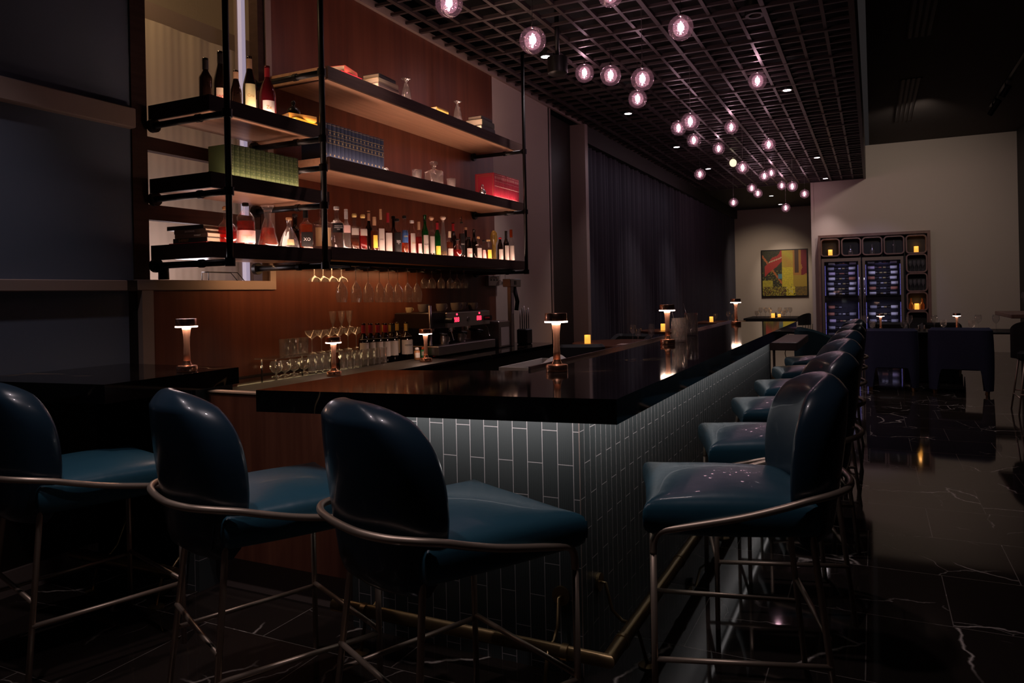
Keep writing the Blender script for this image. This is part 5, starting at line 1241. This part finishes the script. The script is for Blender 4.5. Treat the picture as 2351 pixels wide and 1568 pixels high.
# slim black spindle chair
t = thing('spindle_chair', 'black wire-legged chair with a curved back beside the far left table', 'chair', (-1.45, 17.4, 0), R(60))
MB().grid(lambda u, v: (0.24*math.sin((u-0.5)*2.4), -0.2+0.16*(1-math.cos((u-0.5)*2.4)), 0.62+0.26*v-0.08*abs(2*u-1)**2*v), 16, 6).obj('backrest', black_soft, t, True)
MB().bbox(-0.22, 0.22, -0.2, 0.22, 0.43, 0.49, 0.02).obj('seat', black_soft, t, 'auto')
for sx in (-1, 1):
    for sy in (-1, 1): MB().tube([(sx*0.18, sy*0.17, 0.44), (sx*0.24, sy*0.23, 0)], 0.009, 8).obj('leg', black_pl, t, True)
for k in range(5): MB().tube([(-0.16+0.08*k, -0.18, 0.47), (-0.18+0.09*k, -0.2+0.01*abs(k-2), 0.64)], 0.006, 6).obj('spindle', black_pl, t, True)
def table(name, lab, loc, shape, z, m_, th=0.04, legm=None):
    t = thing(name, lab, 'table', loc)
    if shape[0] == 'r': MB().lathe([(shape[1]-0.006, z-th), (shape[1], z-th+0.006), (shape[1], z-0.006), (shape[1]-0.006, z)], 48).obj('tabletop', m_, t, 'auto')
    else: MB().bbox(-shape[1]/2, shape[1]/2, -shape[2]/2, shape[2]/2, z-th, z, 0.006).obj('tabletop', m_, t)
    MB().lathe([(0.03, 0.02), (0.03, z-th)], 14).obj('pedestal', legm or black_pl, t, True)
    MB().lathe([(0.26, 0), (0.26, 0.012), (0.04, 0.03)], 28).obj('foot_plate', legm or black_pl, t, 'auto')
    return t
table('dining_table', 'round wooden dining table nearest the bar on the curtain side', (-2.98, 9.45, 0), ('r', 0.68), 0.75, table_wood)
table('dining_table', 'second wooden dining table along the curtain', (-3.1, 12.6, 0), ('r', 0.55), 0.75, table_wood)
table('dining_table', 'third dining table along the curtain, just past the farthest bar lamp', (-2.95, 16.2, 0), ('q', 0.9, 1.0), 0.75, table_wood)
table('dining_table', 'dark dining table set with many glasses before the painting wall', (-2.15, 18.6, 0), ('q', 1.15, 1.5), 0.75, black_soft, 0.09)
table('dining_table', 'long dark dining table behind the navy velvet chairs', (0.75, 12.75, 0), ('q', 2.3, 0.95), 0.75, black_soft, 0.03)
MB().box(-0.35, 0.35, -0.28, 0.28, 0.013, 0.715).obj('table_base', black_soft, bpy.data.objects[[o.name for o in bpy.data.objects if o.get('label', '').startswith('long dark dining')][0]])
table('low_counter_table', 'dark low table standing beyond the far end of the bar', (-1.30, 10.6, 0), ('q', 0.9, 1.75), 0.75, mat('dark_laminate', (0.06, 0.045, 0.045), 0.4), 0.10)
table('high_table', 'brown-topped high table at the right edge of the picture', (1.92, 10.85, 0), ('q', 0.98, 1.3), 1.07, cab_wood, 0.05)
# high chair at the right edge
t = thing('high_chair', 'black upholstered high stool with slim metal legs at the right edge', 'bar stool', (1.66, 9.75, 0))
MB().grid(lambda u, v: (0.30*math.sin((u-0.5)*3.0), 0.10-0.30*math.cos((u-0.5)*3.0), 0.60+0.42*v-0.10*abs(2*u-1)**3*v), 24, 8).obj('backrest', black_soft, t, True)
MB().grid(lambda u, v: (0.26*math.sin((u-0.5)*3.0), 0.10-0.26*math.cos((u-0.5)*3.0), 0.60+0.42*v-0.10*abs(2*u-1)**3*v), 24, 8).obj('inner_back', black_soft, t, True)
MB().bbox(-0.26, 0.26, -0.16, 0.28, 0.58, 0.69, 0.03).obj('seat', black_soft, t, 'auto')
for sx in (-1, 1):
    for sy in (-1, 1): MB().tube([(sx*0.2, 0.05+sy*0.18, 0.58), (sx*0.27, 0.05+sy*0.25, 0)], 0.009, 8).obj('leg', bronze, t, True)
for sx in (-1, 1): MB().tube([(sx*0.25, -0.18, 0.18), (sx*0.25, 0.28, 0.18)], 0.007, 8).obj('stretcher', bronze, t, True)
MB().tube([(-0.25, -0.18, 0.22), (0.25, -0.18, 0.22)], 0.007, 8).obj('stretcher', bronze, t, True)
MB().tube([(-0.25, 0.28, 0.22), (0.25, 0.28, 0.22)], 0.007, 8).obj('stretcher', bronze, t, True)
# table-top items --------------------------------------------------
for px, lab in ((2022, 'copper lamp on the far dining table behind the left navy chair'), (2197, 'copper lamp on the far dining table behind the right navy chair')):
    x = P(px, 750, y=12.6).x; r = dup(L0, (x, 12.6, 0.75), None, lab, 'copper lamps on the dining tables')
    lamp('AREA', (x, 12.6, 0.75+0.212), 0.7, (1, 0.66, 0.5), 0.085, name='copper_lamp_light')
def at_table(px, yy, kind, i, grp, where):
    x = P(px, 750, y=yy).x
    if kind == 'w': stem((x, yy, 0.75), wine_prof(0.046, 0.235), 'tall wine glass on %s, %s glass from the left' % (where, ORD[i]), grp)
    else: stem((x, yy, 0.75), goblet_prof(0.045, 0.16), 'pressed-glass goblet on %s, %s glass from the left' % (where, ORD[i]), grp, 'goblet', crystal)
for i, (px, kd, yy) in enumerate(((1986, 'w', 12.5), (2003, 'g', 12.45), (2075, 'g', 12.5), (2088, 'w', 12.55), (2145, 'w', 12.5), (2166, 'g', 12.6), (2231, 'g', 12.5), (2246, 'w', 12.6), (2287, 'w', 12.6))):
    at_table(px, yy, kd, i, 'glasses on the long far table', 'the long far table')
for px, lab in ((2110, 'small salt mill on the far table between the navy chairs'), (2123, 'small pepper mill on the far table between the navy chairs')):
    q = P(px, 760, y=12.42); t = thing('table_mill', lab, 'mill', (q.x, 12.42, 0.75), 0, 'salt and pepper mills')
    MB().lathe([(0.018, 0), (0.018, 0.05), (0.014, 0.06), (0.018, 0.075), (0.012, 0.095), (0, 0.1)], 14).obj('body', chrome, t, True)
for i, (px, kd) in enumerate(((1738, 'g'), (1747, 'w'), (1758, 'w'), (1768, 'w'), (1791, 'w'), (1800, 'g'), (1806, 'w'), (1815, 'w'))):
    at_table(px, 18.3+0.1*(i % 3), kd, i, 'glasses on the dark table before the painting wall', 'the table before the painting')
candle((P(1775, 720, y=18.3).x, 18.3, 0.75), 'glowing candle on the dark table before the painting wall', 0.10, 0.045)
candle((P(1789, 720, y=18.7).x, 18.7, 0.75), 'smaller candle glow behind the first on the dark table before the painting wall', 0.07, 0.035)
t = thing('pepper_mill', 'tiny dark mill beside the candle on the dark table', 'mill', (P(1781, 720, y=18.25).x, 18.25, 0.75)); MB().lathe([(0.02, 0), (0.016, 0.05), (0.02, 0.09), (0.012, 0.12), (0, 0.13)], 12).obj('body', black_pl, t, True)
q = P(1349, 788, z=0.75); candle((max(q.x, -3.52), q.y, 0.75), 'glowing yellow candle on the near curtain-side table, beside the taupe wall edge', 0.11, 0.04)
q = P(1455, 762, z=0.80); candle((-3.25, 12.55, 0.75), 'glowing candle on the second curtain-side table', 0.11, 0.04)
candle((-3.1, 16.0, 0.75), 'glowing candle on the third curtain-side table', 0.11, 0.04)
for i, (px, py, kd) in enumerate(((1453, 783, 'w'), (1465, 781, 'g'), (1509, 779, 'g'), (1520, 778, 'w'))):
    q = P(px, py, z=0.75)
    d = Vector((q.x+2.98, q.y-9.45)); 
    if d.length > 0.6: d = d.normalized()*0.6
    x, y = -2.98+d.x, 9.45+d.y
    stem((x, y, 0.75), wine_prof(0.042, 0.22) if kd == 'w' else goblet_prof(0.045, 0.16), '%s on the near curtain-side table, %s from the left' % ('wine glass' if kd == 'w' else 'pressed-glass goblet', ORD[i]), 'glasses on the near curtain-side table', 'wine_glass' if kd == 'w' else 'goblet', clear if kd == 'w' else crystal)
o = MB().box(-2.93, -2.63, 9.0, 9.2, 0.7505, 0.753).obj('paper_menu', mat('menu_paper', (0.55, 0.42, 0.38), 0.6)); tag(o, 'flat pale menu card on the near curtain-side table', 'menu')
for i, (x, y, kd) in enumerate(((-2.85, 12.4, 'w'), (-2.72, 12.5, 'g'), (-2.9, 12.85, 'w'), (-3.1, 16.45, 'g'), (-2.75, 16.0, 'w'), (-2.65, 16.1, 'g'), (-2.7, 16.5, 'w'))):
    where = 'second' if y < 14 else 'third'; k = i if y < 14 else i-3
    stem((x, y, 0.75), wine_prof(0.042, 0.22) if kd == 'w' else goblet_prof(0.045, 0.16), '%s on the %s curtain-side table, %s of its glasses' % ('wine glass' if kd == 'w' else 'goblet', where, ORD[k]), 'glasses on the curtain-side tables', 'wine_glass' if kd == 'w' else 'goblet', clear if kd == 'w' else crystal)
for i, (x, y) in enumerate(((1.62, 10.5), (1.74, 10.45))):
    stem((x, y, 1.07), wine_prof(0.05, 0.25), 'wine glass on the high table at the right edge, %s' % ('left one' if i == 0 else 'right one'), 'wine glasses on the high table')


# ---------------------------------------------------------------- nest small pieces under the part they belong to
NEST = {'welt': 'backrest', 'glowing_filament': 'bubbled_glass_core', 'glowing_ring': 'shade', 'pages': 'cover', 'spine_tooling': 'cover', 'gold_border': 'cover',
        'lettering': ('label', 'cover'), 'digital_display': 'front_panel', 'indicator': 'front_panel', 'dial': 'front_panel', 'portafilter': 'group_head',
        'flame': 'candle_glass', 'rocker_switch': 'switch_box', 'gauge_plate': 'column', 'paper_notice': 'cabinet', 'handle': 'door_frame', 'glass_door': 'door_frame',
        'cut_pattern': 'cup', 'wall_flange': 'wall_bracket', 'floor_flange': 'floor_bracket', 'top_edging': 'panel', 'finial': 'ball', 'led_strip': 'board'}
for rt in [o for o in bpy.data.objects if o.parent is None and o.children]:
    ch = list(rt.children)
    for c in ch:
        b_ = c.name.split('.')[0]
        if b_ not in NEST: continue
        tg_ = NEST[b_]; tg_ = (tg_,) if isinstance(tg_, str) else tg_
        cand = [k for k in ch if k.name.split('.')[0] in tg_ and k is not c and k.type == 'MESH' and k.location.length < 1e-6]
        if not cand: continue
        # nearest candidate by bounding-box centre
        def cen(o): return o.matrix_basis @ (sum((Vector(v) for v in o.bound_box), Vector())/8)
        c.parent = min(cand, key=lambda k: (cen(k)-cen(c)).length)
print('objects', len(bpy.data.objects))
